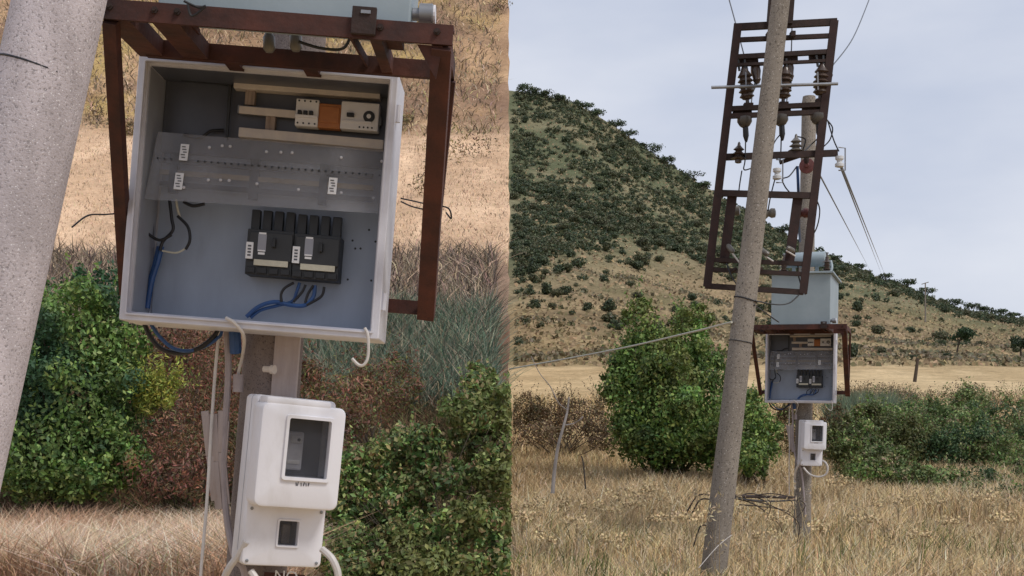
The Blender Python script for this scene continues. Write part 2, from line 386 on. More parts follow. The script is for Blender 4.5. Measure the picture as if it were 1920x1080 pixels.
def sp(a, b, n, g):   # geometric spacing
    s = np.linspace(0, 1, n); return a + (b - a) * (np.exp(g * s) - 1) / (math.exp(g) - 1)
xs = np.concatenate([-sp(0, 3000, 150, 6.5)[::-1][:-1], sp(0, 3000, 330, 5.6)])
ys = np.concatenate([-sp(0, 2000, 40, 5)[::-1][:-1], sp(0, 3500, 520, 4.6)])
X, Y = np.meshgrid(xs, ys)
Z = ground_z(X, Y)
u_ = X / np.maximum(Y, 1); e_ = (Z - EYE) / np.maximum(Y, 1) * F; E_ = ridge_e(u_); tt = np.clip((e_ - 118) / np.maximum(E_ - 118, 20), 0, 1.2)
nA = fbm(X / 14, Y / 14, 0); nB = fbm(X / 40, Y / 40, 3); nC = fbm(X / 4, Y / 9, 1)
C = lerp((0.40, 0.285, 0.155), (0.54, 0.395, 0.22), sm(nA, 0.35, 0.65))
C = lerp(C, lerp((0.46, 0.34, 0.19), (0.62, 0.475, 0.28), sm(nA * .6 + nC * .4, .36, .62)), sm(Y, 52, 60))                   # mown straw field
hill = lerp((0.20, 0.15, 0.088), (0.33, 0.245, 0.145), sm(nA, 0.36, 0.62))
hill = lerp(hill, (0.19, 0.165, 0.085), sm(nB, 0.46, 0.60) * 0.7)
hill = lerp(hill, (0.42, 0.315, 0.18), sm(np.sin(e_ / 9.0 + 5 * nB) * 0.5 + 0.5, 0.62, 0.95) * sm(tt, 0.5, 0.1) * 0.8)   # terrace bands
upper = lerp((0.115, 0.125, 0.07), (0.21, 0.19, 0.115), sm(fbm(X / 9, Y / 9, 5), 0.40, 0.66))
hill = lerp(hill, upper, sm(tt + 0.22 * (nB - 0.5) - np.clip(u_ / .33, 0, 1) * 0.52, 0.10, 0.42))
C = lerp(C, hill, sm(Y + 34 * (nB - 0.5) + 12 * (nA - .5), 100, 128))
g = grid_mesh('ground', X, Y, Z, C, 'ground'); tag(g, 'dry grassy plain rising to a shrubby hill', None, None, 'structure')

# hillside to the left: dry meadow bank, cut steeply on its right-hand side
us = -np.concatenate([np.linspace(0, 0.44, 190), np.linspace(0.45, 1.6, 50)])[::-1]
Ds = np.concatenate([np.linspace(15.5, 60, 190), np.linspace(60.8, 112, 90), np.linspace(115, 180, 14)])
U, D_ = np.meshgrid(us, Ds)
X = U * D_ - 0.0012 * D_; X[:, -1] -= 0.0030 * Ds * vnoise(Ds * 1.3, Ds * 0 + 3.3, 2)
Y = D_; Z = hill_z(X, Y)
nA = fbm(X / 3.0, Y / 4.5, 0); nB = fbm(X / 7, Y / 7, 3); nC = fbm(X / 0.9, Y / 3.0, 1)
C = lerp((0.15, 0.085, 0.055), (0.22, 0.12, 0.08), sm(nA, 0.35, 0.65))
C = lerp(C, lerp((0.16, 0.12, 0.09), (0.30, 0.20, 0.14), sm(nA, .35, .65)), sm(Y, 26.5, 29))
C = lerp(C, lerp((0.60, 0.405, 0.26), (0.76, 0.53, 0.35), sm(nC, .3, .7)), sm(Y + 3 * (nA - .5), 34.5, 38))
top = lerp((0.34, 0.215, 0.13), (0.55, 0.36, 0.21), sm(nA, 0.36, 0.62))
top = lerp(top, (0.46, 0.33, 0.13), sm(nB, 0.52, 0.64) * 0.8)
top = lerp(top, (0.23, 0.145, 0.105), sm(fbm(X / 4, Y / 4, 5), 0.52, 0.66) * 0.7)
C = lerp(C, top, sm(Y + 5 * (nB - .5), 55, 60))
# close the mesh with the earth face of the cut: three rows down from the right edge
ex, ey, ez = X[:, -1], Y[:, -1], Z[:, -1]; low = np.minimum(ground_z(ex, ey), ez) - 0.6
fx = [X]; fy = [Y]; fz = [Z]; fc = [C]
for k, fr in enumerate((0.12, 0.4, 0.7, 1.0)):
    fx.append((ex - 0.0015 * ey * (1 + vnoise(ey * 0.9, ey * 0 + k, 1)))[:, None]); fy.append(ey[:, None]); fz.append((ez * (1 - fr) + low * fr)[:, None])
    fc.append(lerp((0.24, 0.16, 0.10), (0.36, 0.25, 0.16), vnoise(ey * .7, ey * 0 + 2.2 * k, 4))[:, None])
hs = grid_mesh('hillside', np.concatenate(fx, 1), np.concatenate(fy, 1), np.concatenate(fz, 1), np.concatenate(fc, 1), 'bank')
tag(hs, 'peach coloured dry meadow hillside behind the large cabinet', None, None, 'structure')

# ------------------------------------------------------------------ the installation, near (left) and far (right)
FN = Matrix.Translation(P(485, 368, 4.45)) @ Matrix.Rotation(R(4.4), 4, 'Y')
FF = Matrix.Translation(P(1500, 689, 16.8)) @ Matrix.Rotation(R(-19), 4, 'Z') @ Matrix.Rotation(R(0.9), 4, 'Y')
FNi = FN.inverted()
def NL(u, v, y=0.0):
    o = FNi @ Vector((0, 0, EYE)); d = FNi.to_3x3() @ Vector(((u - CX) / F, 1, (HY - v) / F))
    return o + d * ((y - o.y) / d.y)
def NLs(lst, y): return [NL(a[0], a[1], a[2] if len(a) > 2 else y) for a in lst]

def rrect(cx, cz, w, h, r, y, k=5):
    o = []
    for (sx, sz, a0) in ((1, 1, 0), (-1, 1, 90), (-1, -1, 180), (1, -1, 270)):
        for i in range(k):
            a = R(a0 + 90 * i / (k - 1)); o.append(Vector((cx + sx * (w / 2 - r) + r * math.cos(a), y, cz + sz * (h / 2 - r) + r * math.sin(a))))
    return o

# ---- back pole
pc = NL(510, 690, 0.37)
def back_pole(frame, label):
    t = Thing('concrete_pole', label, 'pole', (pc.x, 0.37, -2.75), frame)
    s = MB().tube([(pc.x, 0.37, -2.75), (pc.x, 0.37, -1.2), (pc.x, 0.37, 1.2), (pc.x, 0.37, 3.56), (pc.x, 0.37, 3.64)], [0.118, 0.112, 0.105, 0.094, 0.082], 28)
    t.part('shaft', s, 'pole_back' if frame is FN else 'pole_far', smooth=True)
    return t
bp_near = back_pole(FN, 'brown concrete pole behind the large meter box and cabinet')
st = MB().beam((pc.x + 0.072, 0.258, -0.92), (pc.x + 0.072, 0.258, -0.45), 0.092, 0.03, bev=0.004)
bp_near.part('board', st, 'board')
cl = MB().lathe(NL(495, 692, 0.2), (0.9, -0.35, 0), [(0.012, 0), (0.012, 0.03), (0.017, 0.03), (0.017, 0.045)], 10)
bp_near.part('clip', cl, 'duct', smooth=True)

# ---- cabinet
CW, CH, CD = 0.905, 0.93, 0.25
def cabinet():
    t = Thing('electrical_cabinet', 'large open grey cabinet with black breakers, close up at left', 'cabinet', (0, CD, -CH / 2), FN)
    lp = [rrect(0, 0, CW, CH, .006, CD), rrect(0, 0, CW, CH, .006, 0.004), rrect(0, 0, CW - .006, CH - .006, .005, 0.0), rrect(0, 0, CW - .040, CH - .040, .004, 0.0),
          rrect(0, 0, CW - .046, CH - .046, .004, 0.004), rrect(0, 0, CW - .046, CH - .046, .004, 0.022), rrect(0, 0, CW - .066, CH - .066, .004, 0.022), rrect(0, 0, CW - .066, CH - .066, .004, CD - .002)]
    sh = t.part('shell', MB().loops(lp, cap0=True), 'cab')
    gk = MB().loops([rrect(0, 0, CW - .040, CH - .040, .004, -0.008), rrect(0, 0, CW - .052, CH - .052, .004, -0.008), rrect(0, 0, CW - .052, CH - .052, .004, 0.006), rrect(0, 0, CW - .040, CH - .040, .004, 0.006), rrect(0, 0, CW - .040, CH - .040, .004, -0.008)])
    t.part('door_gasket_rim', gk, 'cab', sh)
    t.part('back_plate', MB().box((0, CD - .012, 0), (CW - .09, .008, CH - .09)), 'plate')
    for sx in (-1, 1):
        t.part('inner_side', MB().box((sx * (CW / 2 - .0345), CD / 2 + .01, 0), (.002, CD - .05, CH - .075)), 'inner')
    t.part('inner_top', MB().box((0, CD / 2 + .01, CH / 2 - .0345), (CW - .075, CD - .05, .002)), 'panel')  # dark tone paints in the shade under the platform overhang
    hg = MB()
    for z in (.33, -.33): hg.lathe((CW / 2 + .006, .03, z), (0, 0, 1), [(.010, -.03), (.010, .03)], 8)
    t.part('hinge', hg, 'cab', smooth=True)
    a = NL(282, 118, CD - .03); b = NL(742, 286, CD - .03)
    t.part('upper_panel', MB().box((0, CD - .024, CH / 2 - .035 - .13), (CW - .076, .008, .26)), 'panel')  # dark backing; its tone also paints in shade from the overhang
    # upper left inner window frame line
    a = NL(300, 145, .2); b = NL(432, 158, .2); c = NL(425, 262, .2); d = NL(290, 250, .2)
    fr = MB()
    for p, q in ((a, b), (b, c), (d, a)): fr.beam(p, q, .010, .012)
    t.part('inner_frame', fr, 'charcoal')
    # smoked cover sheet
    yy = .105
    q = [NL(296, 247, yy), NL(738, 283, yy + .01), NL(733, 402, yy - .05), NL(256, 372, yy - .05)]
    lim = CW / 2 - .040
    q = [Vector((max(-lim, min(lim, v.x)), v.y, v.z)) for v in q]
    off = Vector((0, .004, 0))
    cv = t.part('cover_sheet', MB().loops([q, [v + off for v in q]], cap0=True, cap1=True), 'plexi')
    n = (q[1] - q[0]).cross(q[3] - q[0]).normalized(); n = n if n.y < 0 else -n
    def on(u, v):   # point on the cover sheet
        o = FNi @ Vector((0, 0, EYE)); dd = FNi.to_3x3() @ Vector(((u - CX) / F, 1, (HY - v) / F))
        k = (q[0] - o).dot(n) / dd.dot(n); return o + dd * k
    ex_ = (q[1] - q[0]).normalized(); ez_ = (ex_.cross(n)).normalized(); ez_ = ez_ if ez_.z > 0 else -ez_
    rot = Matrix((ex_, -n, ez_)).transposed()
    for (u, v) in ((346, 287), (336, 341), (624, 350)):
        s_ = t.part('sticker', MB().box(on(u, v) + n * .007, (.030, .002, .062), rot, .0008), 'sticker', cv)
        k = MB()
        for i in range(5): k.box(on(u, v) + n * .0088 + ez_ * (.02 - .010 * i) + ex_ * (.003 * ((i * 7) % 3 - 1)), (.013 + .002 * (i % 2), .0008, .004), rot)
        t.part('sticker_print', k, 'ink', cv)['kind'] = 'stuff'
    h = MB()
    for i in range(34):
        u = 296 + i * 12.6; 
        if 330 < u < 360: continue
        h.box(on(u, 297 + (u - 296) * .078) + n * .003, (.0055, .003, .0055), rot)
    t.part('drill_holes', h, 'black', cv)['kind'] = 'stuff'
    h = MB()
    for (u, v) in ((393, 277), (391, 338), (417, 274), (432, 275), (414, 338), (430, 339), (500, 285), (527, 286), (548, 287), (640, 296), (716, 303), (482, 345), (560, 356), (640, 362), (345, 352), (700, 372)):
        h.lathe(on(u, v) + n * .003, n, [(.0058, 0), (.005, .0025), (.002, .004)], 8)
    t.part('screw_heads', h, 'cab', cv)['kind'] = 'stuff'
    for v in (300, 322, 344): t.part('busbar', MB().beam(NL(300, v, .205), NL(700, v + 31, .205), .018, .008), 'brass' if v == 322 else 'charcoal')
    for u in (330, 480, 610): t.part('busbar_support', MB().beam(NL(u, 285 + (u - 300) * .078, .215), NL(u - 6, 360 + (u - 300) * .078, .215), .030, .03), 'black')
    # trunking bars and rail, upper right
    yb = CD - .055
    def bar(u0, v0, u1, v1, th, y, mat, name, dep=.05):
        p, r_ = NL(u0, v0, y), NL(u1, v1, y); p.x = max(p.x, -lim); r_.x = min(r_.x, lim)
        return t.part(name, MB().beam(p, r_, th, dep, bev=.002), mat)
    bar(441, 159, 714, 180, .034, yb, 'duct', 'trunking'); bar(450, 250, 720, 274, .034, yb, 'duct', 'trunking')
    bar(447, 206, 716, 229, .030, yb + .01, 'galv', 'mounting_rail', .03)
    t.part('rail_strip', MB().beam(NL(449, 206, yb - .012), NL(554, 215, yb - .012), .026, .01), 'duct')
    for (u, v0, v1) in ((470, 170, 198), (508, 220, 248)):
        t.part('spacer', MB().beam(NL(u + 1, v0, yb + .01), NL(u - 1, v1, yb + .01), .034, .03), 'wood')
    # modular devices
    def dev(name, u0, v0, u1, v1, y, mat, dep=.05):
        a_, b_ = NL(u0, v0, y), NL(u1, v1, y); cc = (a_ + b_) / 2; w_ = abs(b_.x - a_.x); h_ = abs(a_.z - b_.z)
        return t.part(name, MB().box((cc.x, y + dep / 2, cc.z), (w_, dep, h_), None, .003), mat), cc, w_, h_
    yd = yb - .045
    o_, cc, w_, h_ = dev('modular_breaker', 556, 184, 595, 238, yd, 'device')
    for i in range(4):
        x = cc.x - w_ / 2 + w_ * (i + .5) / 4
        if i < 3: t.part('toggle', MB().box((x + .006, yd - .006, cc.z - .002), (w_ / 6, .016, .014), None, .002), 'black', o_)
        for z in (.42, -.40): t.part('terminal_screw', MB().lathe((x, yd - .0015, cc.z + h_ * z), (0, 1, 0), [(.0035, 0), (.0035, .002)], 8), 'black', o_)
    t.part('front_step', MB().box((cc.x, yd - .004, cc.z - .015), (w_ * .98, .008, .01), None, .001), 'device', o_)
    o_, cc, w_, h_ = dev('relay_block', 598, 193, 637, 242, yd + .006, 'orange', .04)
    t.part('relay_lid', MB().box((cc.x, yd + .004, cc.z + .004), (w_ * .86, .006, h_ * .66), None, .002), 'orange', o_)
    o_, cc, w_, h_ = dev('timer_switch', 641, 189, 708, 246, yd, 'device')
    t.part('toggle', MB().box((cc.x - w_ * .24, yd - .006, cc.z + .0), (.026, .016, .014), None, .002), 'black', o_)
    dl = NL(692, 219, yd)
    t.part('dial', MB().lathe((dl.x, yd + .001, dl.z), (0, -1, 0), [(.021, 0), (.021, .004), (.013, .004), (.013, .008), (.002, .008)], 20), 'charcoal', o_, True)
    t.part('dial_cap', MB().lathe((dl.x, yd - .0075, dl.z), (0, -1, 0), [(.008, 0), (.008, .002)], 14), 'device', o_)
    t.part('front_step', MB().box((cc.x - .01, yd - .003, cc.z - .022), (w_ * .8, .006, .007), None, .001), 'device', o_)
    for i in range(4): t.part('terminal_screw', MB().lathe((cc.x + .002 + .015 * i, yd - .0015, cc.z - h_ * .40), (0, 1, 0), [(.0035, 0), (.0035, .002)], 8), 'black', o_)
    # moulded case breakers
    for (u0, v0, u1, v1, c0) in ((462, 428, 546, 520, 0), (549, 437, 634, 528, 1)):
        y = CD - .105
        o_, cc, w_, h_ = dev('circuit_breaker', u0 + 3, v0, u1 - 1, v1, y, 'charcoal', .09)
        t.part('front_cover', MB().box((cc.x + .004, y - .006, cc.z + .02), (w_ * .93, .012, h_ * .62), None, .003), 'charcoal', o_)
        t.part('toggle', MB().box((cc.x + .018, y - .016, cc.z + .034), (.013, .024, .034), None, .003), 'black', o_)
        t.part('rating_label', MB().box((cc.x - .026, y - .0125, cc.z + .032), (.030, .002, .062)), 'inner', o_)
        k = MB().box((cc.x - .026, y - .014, cc.z + .066), (.026, .001, .006)).box((cc.x - .026, y - .014, cc.z + .004), (.026, .001, .005))
        k.box((cc.x - .026, y - .0125, cc.z - .006), (.024, .002, .008))
        t.part('label_print', k, 'sticker', o_)['kind'] = 'stuff'
        t.part('name_strip', MB().box((cc.x + .010, y - .010, cc.z - .038), (w_ * .74, .004, .022), None, .001), 'cream', o_)
        t.part('sticker', MB().box((cc.x - w_ / 2 + .014, y - .0135, cc.z + .002), (.026, .003, .060), None, .001), 'sticker', o_)
        k = MB()
        for i in range(4): k.box((cc.x - w_ / 2 + .014, y - .0155, cc.z + .018 - .011 * i), (.012, .001, .006))
        t.part('sticker_print', k, 'ink', o_)['kind'] = 'stuff'
        for i in range(4): t.part('terminal', MB().box((cc.x - w_ / 2 + w_ * (i + .5) / 4, y - .003, cc.z - h_ / 2 + .016), (w_ / 5.2, .012, .022), None, .002), 'black', o_)
        for i in range(4):
            x = cc.x - w_ / 2 + w_ * (i + .5) / 4
            t.part('busbar_finger', MB().box((x, y + .035, cc.z + h_ / 2 + .03), (w_ / 5.4, .03, .085), None, .003), 'black', o_)
    # holes in the back plate
    h = MB()
    for (u, v) in ((661, 451), (704, 453), (652, 524), (696, 526), (692, 431), (666, 466), (676, 466)):
        h.lathe(NL(u, v, CD - .0175), (0, 1, 0), [(.0042, 0), (.0042, .002)], 8)
    t.part('plate_holes', h, 'black')['kind'] = 'stuff'
    # cables
    def cab(lst, r, mat, y=.17, name='cable'): t.part(name, MB().tube(spline(NLs(lst, y)), r, 8), mat, smooth=True)
    cab([(303, 462), (296, 490), (284, 530), (276, 578)], .010, 'blue', .19); cab([(297, 462), (288, 500), (276, 540), (268, 580)], .007, 'blue', .20)
    cab([(266, 375), (262, 405), (272, 432), (298, 450), (322, 440)], .0055, 'wirek', .16)
    cab([(318, 375), (322, 410), (324, 432), (306, 452), (300, 470)], .006, 'wirek', .17)
    cab([(290, 376), (287, 410), (286, 445)], .004, 'wirek', .21); cab([(276, 378), (270, 450), (266, 575)], .004, 'wirek', .22)
    cab([(333, 405), (352, 425), (356, 450), (348, 468)], .0055, 'wirek', .17)
    cab([(330, 374), (333, 392), (338, 410)], .0045, 'cream', .18); cab([(348, 466), (330, 474), (304, 470)], .0035, 'cream', .17)
    cab([(344, 378), (362, 386), (384, 382)], .006, 'wirek', .17)
    cab([(590, 535), (588, 555), (572, 572), (545, 572), (515, 566), (485, 575), (462, 594)], .0075, 'blue', .17)
    cab([(562, 530), (556, 548), (548, 565), (520, 573), (488, 582), (470, 596)], .006, 'blue', .18)
    for lst in ([(551, 530), (534, 540), (527, 552), (528, 566)], [(573, 534), (566, 548), (550, 566)], [(588, 535), (578, 550), (572, 568)], [(608, 538), (602, 556), (575, 572)]): cab(lst, .005, 'wirek', .165)
    cab([(345, 252), (375, 258), (395, 246), (420, 244)], .006, 'wirek', .2)
    return t
cab_near = cabinet()

# ---- meter box
FM = FN @ Matrix.Translation(NL(552, 907, 0.07)) @ Matrix.Rotation(R(1.2), 4, 'Y') @ Matrix.Rotation(R(27), 4, 'Z')
def meter_box():
    t = Thing('meter_box', 'large white plastic meter box with dark window, close up at left', 'meter box', (0, .19, -.30), FM)
    w, h = .295, .605
    bz = 0.0
    # lower / back body with a small window opening
    wx, wz, ww, wh = .012, -.182, .072, .088
    def ringbox(w, h, cz, r, y0, y1, hx, hz, hw, hh, back):
        return MB().loops([rrect(0, cz, w, h, r, y1), rrect(0, cz, w, h, r, y0 + .012), rrect(0, cz, w - .007, h - .007, r, y0 + .0035), rrect(0, cz, w - .024, h - .024, r * .8, y0),
                           rrect(hx, hz, hw, hh, .006, y0), rrect(hx, hz, hw, hh, .004, back)], cap0=True, cap1=True)
    b = t.part('case', ringbox(w, h, 0, .018, .055, .19, wx, wz, ww, wh, .13), 'white', smooth=True)
    t.part('window_recess', MB().box((wx, .128, wz), (ww - .004, .003, wh - .004)), 'inner', b)
    t.part('terminal_block', MB().box((wx + .01, .12, wz - .008), (.030, .02, .07), None, .003), 'duct', b)
    t.part('window_rim', MB().loops([rrect(wx, wz, ww + .014, wh + .014, .006, .054), rrect(wx, wz, ww + .012, wh + .012, .006, .048), rrect(wx, wz, ww + .001, wh + .001, .005, .048), rrect(wx, wz, ww + .001, wh + .001, .005, .06)]), 'white', b)
    t.part('pane', MB().box((wx, .075, wz), (ww - .001, .002, wh - .001)), 'glass', b)
    # upper cover, proud of the case
    hx, hz, hw, hh = .022, .128, .152, .205
    c = t.part('cover', ringbox(w + .012, .365, .098, .026, -.045, .054, hx, hz, hw, hh, .05), 'white', smooth=True)
    t.part('window_rim', MB().loops([rrect(hx, hz, hw + .026, hh + .026, .012, -.0445), rrect(hx, hz, hw + .022, hh + .022, .011, -.054), rrect(hx, hz, hw + .001, hh + .001, .008, -.054), rrect(hx, hz, hw + .001, hh + .001, .008, -.03)]), 'white', c, True)
    t.part('meter_backing', MB().box((hx, .045, hz), (hw - .004, .004, hh - .004)), 'panel', c)
    m_ = t.part('meter', MB().box((hx - .035, .022, hz - .012), (.066, .044, .135), None, .006), 'cab', c)
    k = MB().box((hx - .03, -.001, hz + .028), (.042, .004, .026), None, .002).box((hx - .035, -.001, hz - .052), (.046, .004, .014), None, .002)
    t.part('meter_display', k, 'device', c)['kind'] = 'stuff'
    t.part('meter_button', MB().lathe((hx - .022, -.002, hz + .028), (0, -1, 0), [(.006, 0), (.006, .003)], 10), 'black', c)
    t.part('pane', MB().box((hx, -.024, hz), (hw - .001, .002, hh - .001)), 'glass', c)
    k = MB()
    for i, (dx, hh_, s_) in enumerate(((-.030, .012, .004), (-.024, .015, .003), (-.012, .013, .003), (-.002, .014, .004), (.006, .011, .003), (.015, .012, .004))):
        k.box((hx + dx, -.0455, .002 + (.0015 if i % 2 else 0)), (s_, .0015, hh_), Matrix.Rotation(R((-12, 8, -6, 14, -10, 9)[i]), 3, 'Y'))
    t.part('moulded_lettering', k, 'ink', c)['kind'] = 'stuff'
    for sx, sz in ((-1, -.285), (1, -.285), (-1, -.10), (1, -.10)): t.part('screw', MB().lathe((sx * .128, .056, sz), (0, -1, 0), [(.006, 0), (.006, .003), (.002, .004)], 10), 'galv', b)
    t.part('seam', MB().loops([rrect(0, 0, w + .0015, h + .0015, .018, .118), rrect(0, 0, w + .0015, h + .0015, .018, .122)]), 'inner', b)
    # hood step at the top
    t.part('hood', MB().box((-.022, .006, .284), (w * .80, .095, .032), None, .009), 'white', c, True)
    return t
mb_near = meter_box()

# ---- loose cables, conduit and split board by the pole
def strand(name, lst, r, mat, label, cat, y=.2, group=None, frame=FN):
    pts = spline(NLs(lst, y)); return single(name, MB().tube(pts, r, 8), mat, label, cat, pts[-1], frame, group)
loose = []
def add_loose(o, far_label): loose.append((o, far_label)); return o
add_loose(strand('conduit', [(425, 615, .24), (428, 700, .24), (420, 850, .24), (424, 960, .23), (440, 1045, .2), (462, 1100, .2), (470, 1400, .22)], .0125, 'wiregrey', 'grey conduit running down the pole beside the large meter box', 'conduit'), 'grey conduit running down the far pole beside the small meter box')
add_loose(strand('thin_cable', [(412, 612, .22), (405, 680, .22), (397, 790, .22), (388, 940, .2), (376, 1085, .18), (368, 1250, .18)], .006, 'wirew', 'thin beige cable hanging left of the large meter box', 'cable'), 'thin beige cable hanging beside the far pole')
add_loose(strand('white_cable', [(424, 596, -.012), (440, 606, -.02), (457, 630, .02), (455, 665, .18), (447, 700, .24), (447, 730, .25)], .006, 'wirew', 'white cable end hooked over the bottom lip of the large cabinet', 'cable'), 'white cable end under the far cabinet')
add_loose(strand('white_cable', [(684, 615, -.012), (690, 630, -.016), (690, 668, -.012), (682, 684, -.012), (672, 684, -.01), (660, 672, -.01)], .0055, 'wirew', 'white wire hook dangling from the large cabinet corner', 'cable'), 'tiny white wire hook on the far cabinet corner')
add_loose(strand('black_cable', [(268, 598, .2), (280, 628, .2), (303, 654, .2), (340, 662, .2), (378, 650, .2), (408, 622, .22), (412, 600, .22)], .009, 'wirek', 'black cable loop under the large cabinet', 'cable'), 'black cable loop under the far cabinet')
add_loose(strand('black_cable', [(277, 598, .18), (300, 632, .18), (330, 655, .18), (370, 655, .2), (412, 630, .22), (414, 600, .22)], .007, 'blue', 'dark blue cable loop under the large cabinet', 'cable'), 'dark blue cable loop under the far cabinet')
add_loose(strand('cable_gland', [(440, 622, .22), (441, 640, .22), (442, 662, .23)], .022, 'blue', 'dark blue cable gland under the large cabinet', 'cable gland'), 'dark blue cable gland under the far cabinet')
add_loose(strand('white_hose', [(462, 1015, .06), (446, 1042, .08), (428, 1068, .1), (416, 1100, .14), (412, 1150, .2), (413, 1210, .22)], .013, 'wirew', 'white hose leaving the lower left corner of the large meter box', 'hose'), 'white hose dropping from the small far meter box')
add_loose(strand('white_hose', [(604, 1030, .1), (624, 1050, .07), (634, 1085, .07), (618, 1128, .07), (570, 1142, .07), (510, 1122, .08), (470, 1070, .1)], .013, 'wirew', 'white hose loop at the lower right of the large meter box', 'hose'), 'white hose loop hanging under the small far meter box')
def brd():
    a = NL(402, 772, .235); b = NL(412, 955, .235); m_ = MB()
    for k, (dx, w_, top, bot) in enumerate(((-.034, .028, 0, .03), (-.004, .030, -.008, .0), (.026, .026, .006, .055), (.048, .018, -.03, .02))):
        p = a + Vector((dx, .002 * k, top)); q = b + Vector((dx * .6, 0, bot)); mid = (p + q) / 2 + Vector((-.004 * k, 0, 0))
        m_.beam(p, mid, w_, .014, bev=.002).beam(mid, q, w_ * .9, .013, bev=.002)
    return single('split_board', m_, 'board', 'split grey board strapped beside the large meter box', 'board', b, FN)
add_loose(brd(), 'split grey board beside the small far meter box')
# straps of the conduit
t = Thing('brass_joint', 'yellowed ring joint on the pole above the large meter box', 'pipe joint', NL(446, 735, .235), FN)
t.part('sleeve', MB().tube([NL(447, 702, .24), NL(446, 735, .24)], .020, 12), 'wiregrey', smooth=True)
for v in (712, 722, 732): t.part('ring', MB().lathe(NL(446, v, .24), (0, 0, 1), [(.018, -.005), (.025, -.005), (.025, .005), (.018, .005)], 12), 'brass')
add_loose(t.o, 'yellowed ring joint on the far pole')

# rusty number plate on the pole under the large meter box
t = Thing('number_plate', 'rusty plate with white letters under the large meter box', 'plate', NL(530, 1120, .23), FN)
pl = t.part('plate', MB().box(NL(532, 1098, .235), (.15, .006, .09), None, .002), 'rust')
fc = bpy.data.curves.new('lettering', 'FONT'); fc.body = 'NO'; fc.size = .055; fc.extrude = .001
fo = bpy.data.objects.new('lettering_curve', fc); COL.objects.link(fo); bpy.context.view_layer.update()
lm = bpy.data.meshes.new_from_object(fo.evaluated_get(bpy.context.evaluated_depsgraph_get())); bpy.data.objects.remove(fo)
lm.materials.clear(); fo = link_mesh('lettering', lm, M['sticker'], t.o); fo['kind'] = 'stuff'
pp = NL(513, 1088, .229) - t.base; fo.location = pp; fo.rotation_euler = (R(90), 0, 0)

# ---- platform and transformer (depth factor k)
def platform(frame, k, label):
    y0, y1 = -.50 * k, -.09 * k
    # front corners read at the near depth
    a = NL(187, 24, -.5); b = NL(850, 58, -.5); zt = (a.z + b.z) / 2; xl, xr = a.x - (.10 if k > 1.5 else 0), b.x
    t = Thing('steel_platform', label, 'platform', ((xl + xr) / 2, .27, NL(800, 590, .27).z), frame)
    H = .062
    t.part('front_beam', MB().angle((xl, y0, zt), (xr, y0, zt), H, .010, (0, 1, 0)).beam((xl, y0, zt), (xr, y0, zt), H, .006), 'rust')
    t.part('rear_beam', MB().beam((xl + .03, y1 + .0, zt), (xr - .03, y1 + .0, zt), .058, .03), 'rust')
    for x, nm in ((xl + .045, 'side_beam'), (xl + .20, 'cross_beam'), (xr - .24, 'cross_beam'), (xr - .031, 'side_beam')):
        t.part(nm, MB().beam((x, y0 + .004, zt), (x, y1 + .012, zt + .001), .085 if x < 0 else .036, .054, (0, 0, 1)), 'rust')
    for x in (pc.x - .135, pc.x + .135): t.part('bearer', MB().beam((x, y1 + .016, zt), (x, .40, zt), .05, .05, (0, 0, 1)), 'rust')
    t.part('strap', MB().beam((xr - .33, y0 + .004, zt + .004), (xr - .31, y1 - .016, zt + .004), .008, .03, (0, 0, 1)), 'rust')
    # braces going down and back to a rear bar behind the cabinet
    rb = NL(800, 578, .27); lb = NL(238, 545, .27); lb.z = rb.z; lb.x -= .03 if k > 1.5 else 0
    yb = .27
    t.part('brace', MB().beam((xr - .032, y0 + .02, zt - .03), (rb.x, yb, rb.z - .03), .062, .05), 'rust')
    t.part('brace', MB().beam((xl + .03, y0 + .02, zt - .03), (lb.x, yb, lb.z - .03), .042, .04), 'rust')
    t.part('rear_post', MB().beam((xr - .020, y1, zt - .032), (rb.x + .012, yb - .02, rb.z + .12), .024, .03), 'rust')
    t.part('rear_bar', MB().beam((lb.x, yb + .012, rb.z), (rb.x + .02, yb + .012, rb.z), .05, .02), 'rust')
    t.part('gusset', MB().add([(xr - .11, y0 + .012, zt - .032), (xr - .03, y0 + .012, zt - .032), (xr - .045, y0 + .03, zt - .13), (xr - .11, y0 + .018, zt - .032), (xr - .03, y0 + .018, zt - .032), (xr - .045, y0 + .036, zt - .13)], [(0, 1, 2), (5, 4, 3), (0, 3, 4, 1), (1, 4, 5, 2), (2, 5, 3, 0)]), 'rust')
    for x in (xl + .03, xl + .17, xl + .24, xr - .225, xr - .05): t.part('bolt', MB().lathe((x, y0 - .003, zt + .006), (0, -1, 0), [(.011, 0), (.011, .007), (.006, .007), (.006, .014)], 6), 'rust_dark')
    cx = NL(683, 45, -.5).x
    t.part('bracket', MB().box((cx, y0 - .012, zt + .020), (.075, .016, .085), None, .002), 'rust_dark')
    t.part('bracket_bolt', MB().box((cx + .005, y0 - .022, zt + .045), (.03, .006, .010)), 'galv')
    return t, zt, xl, xr
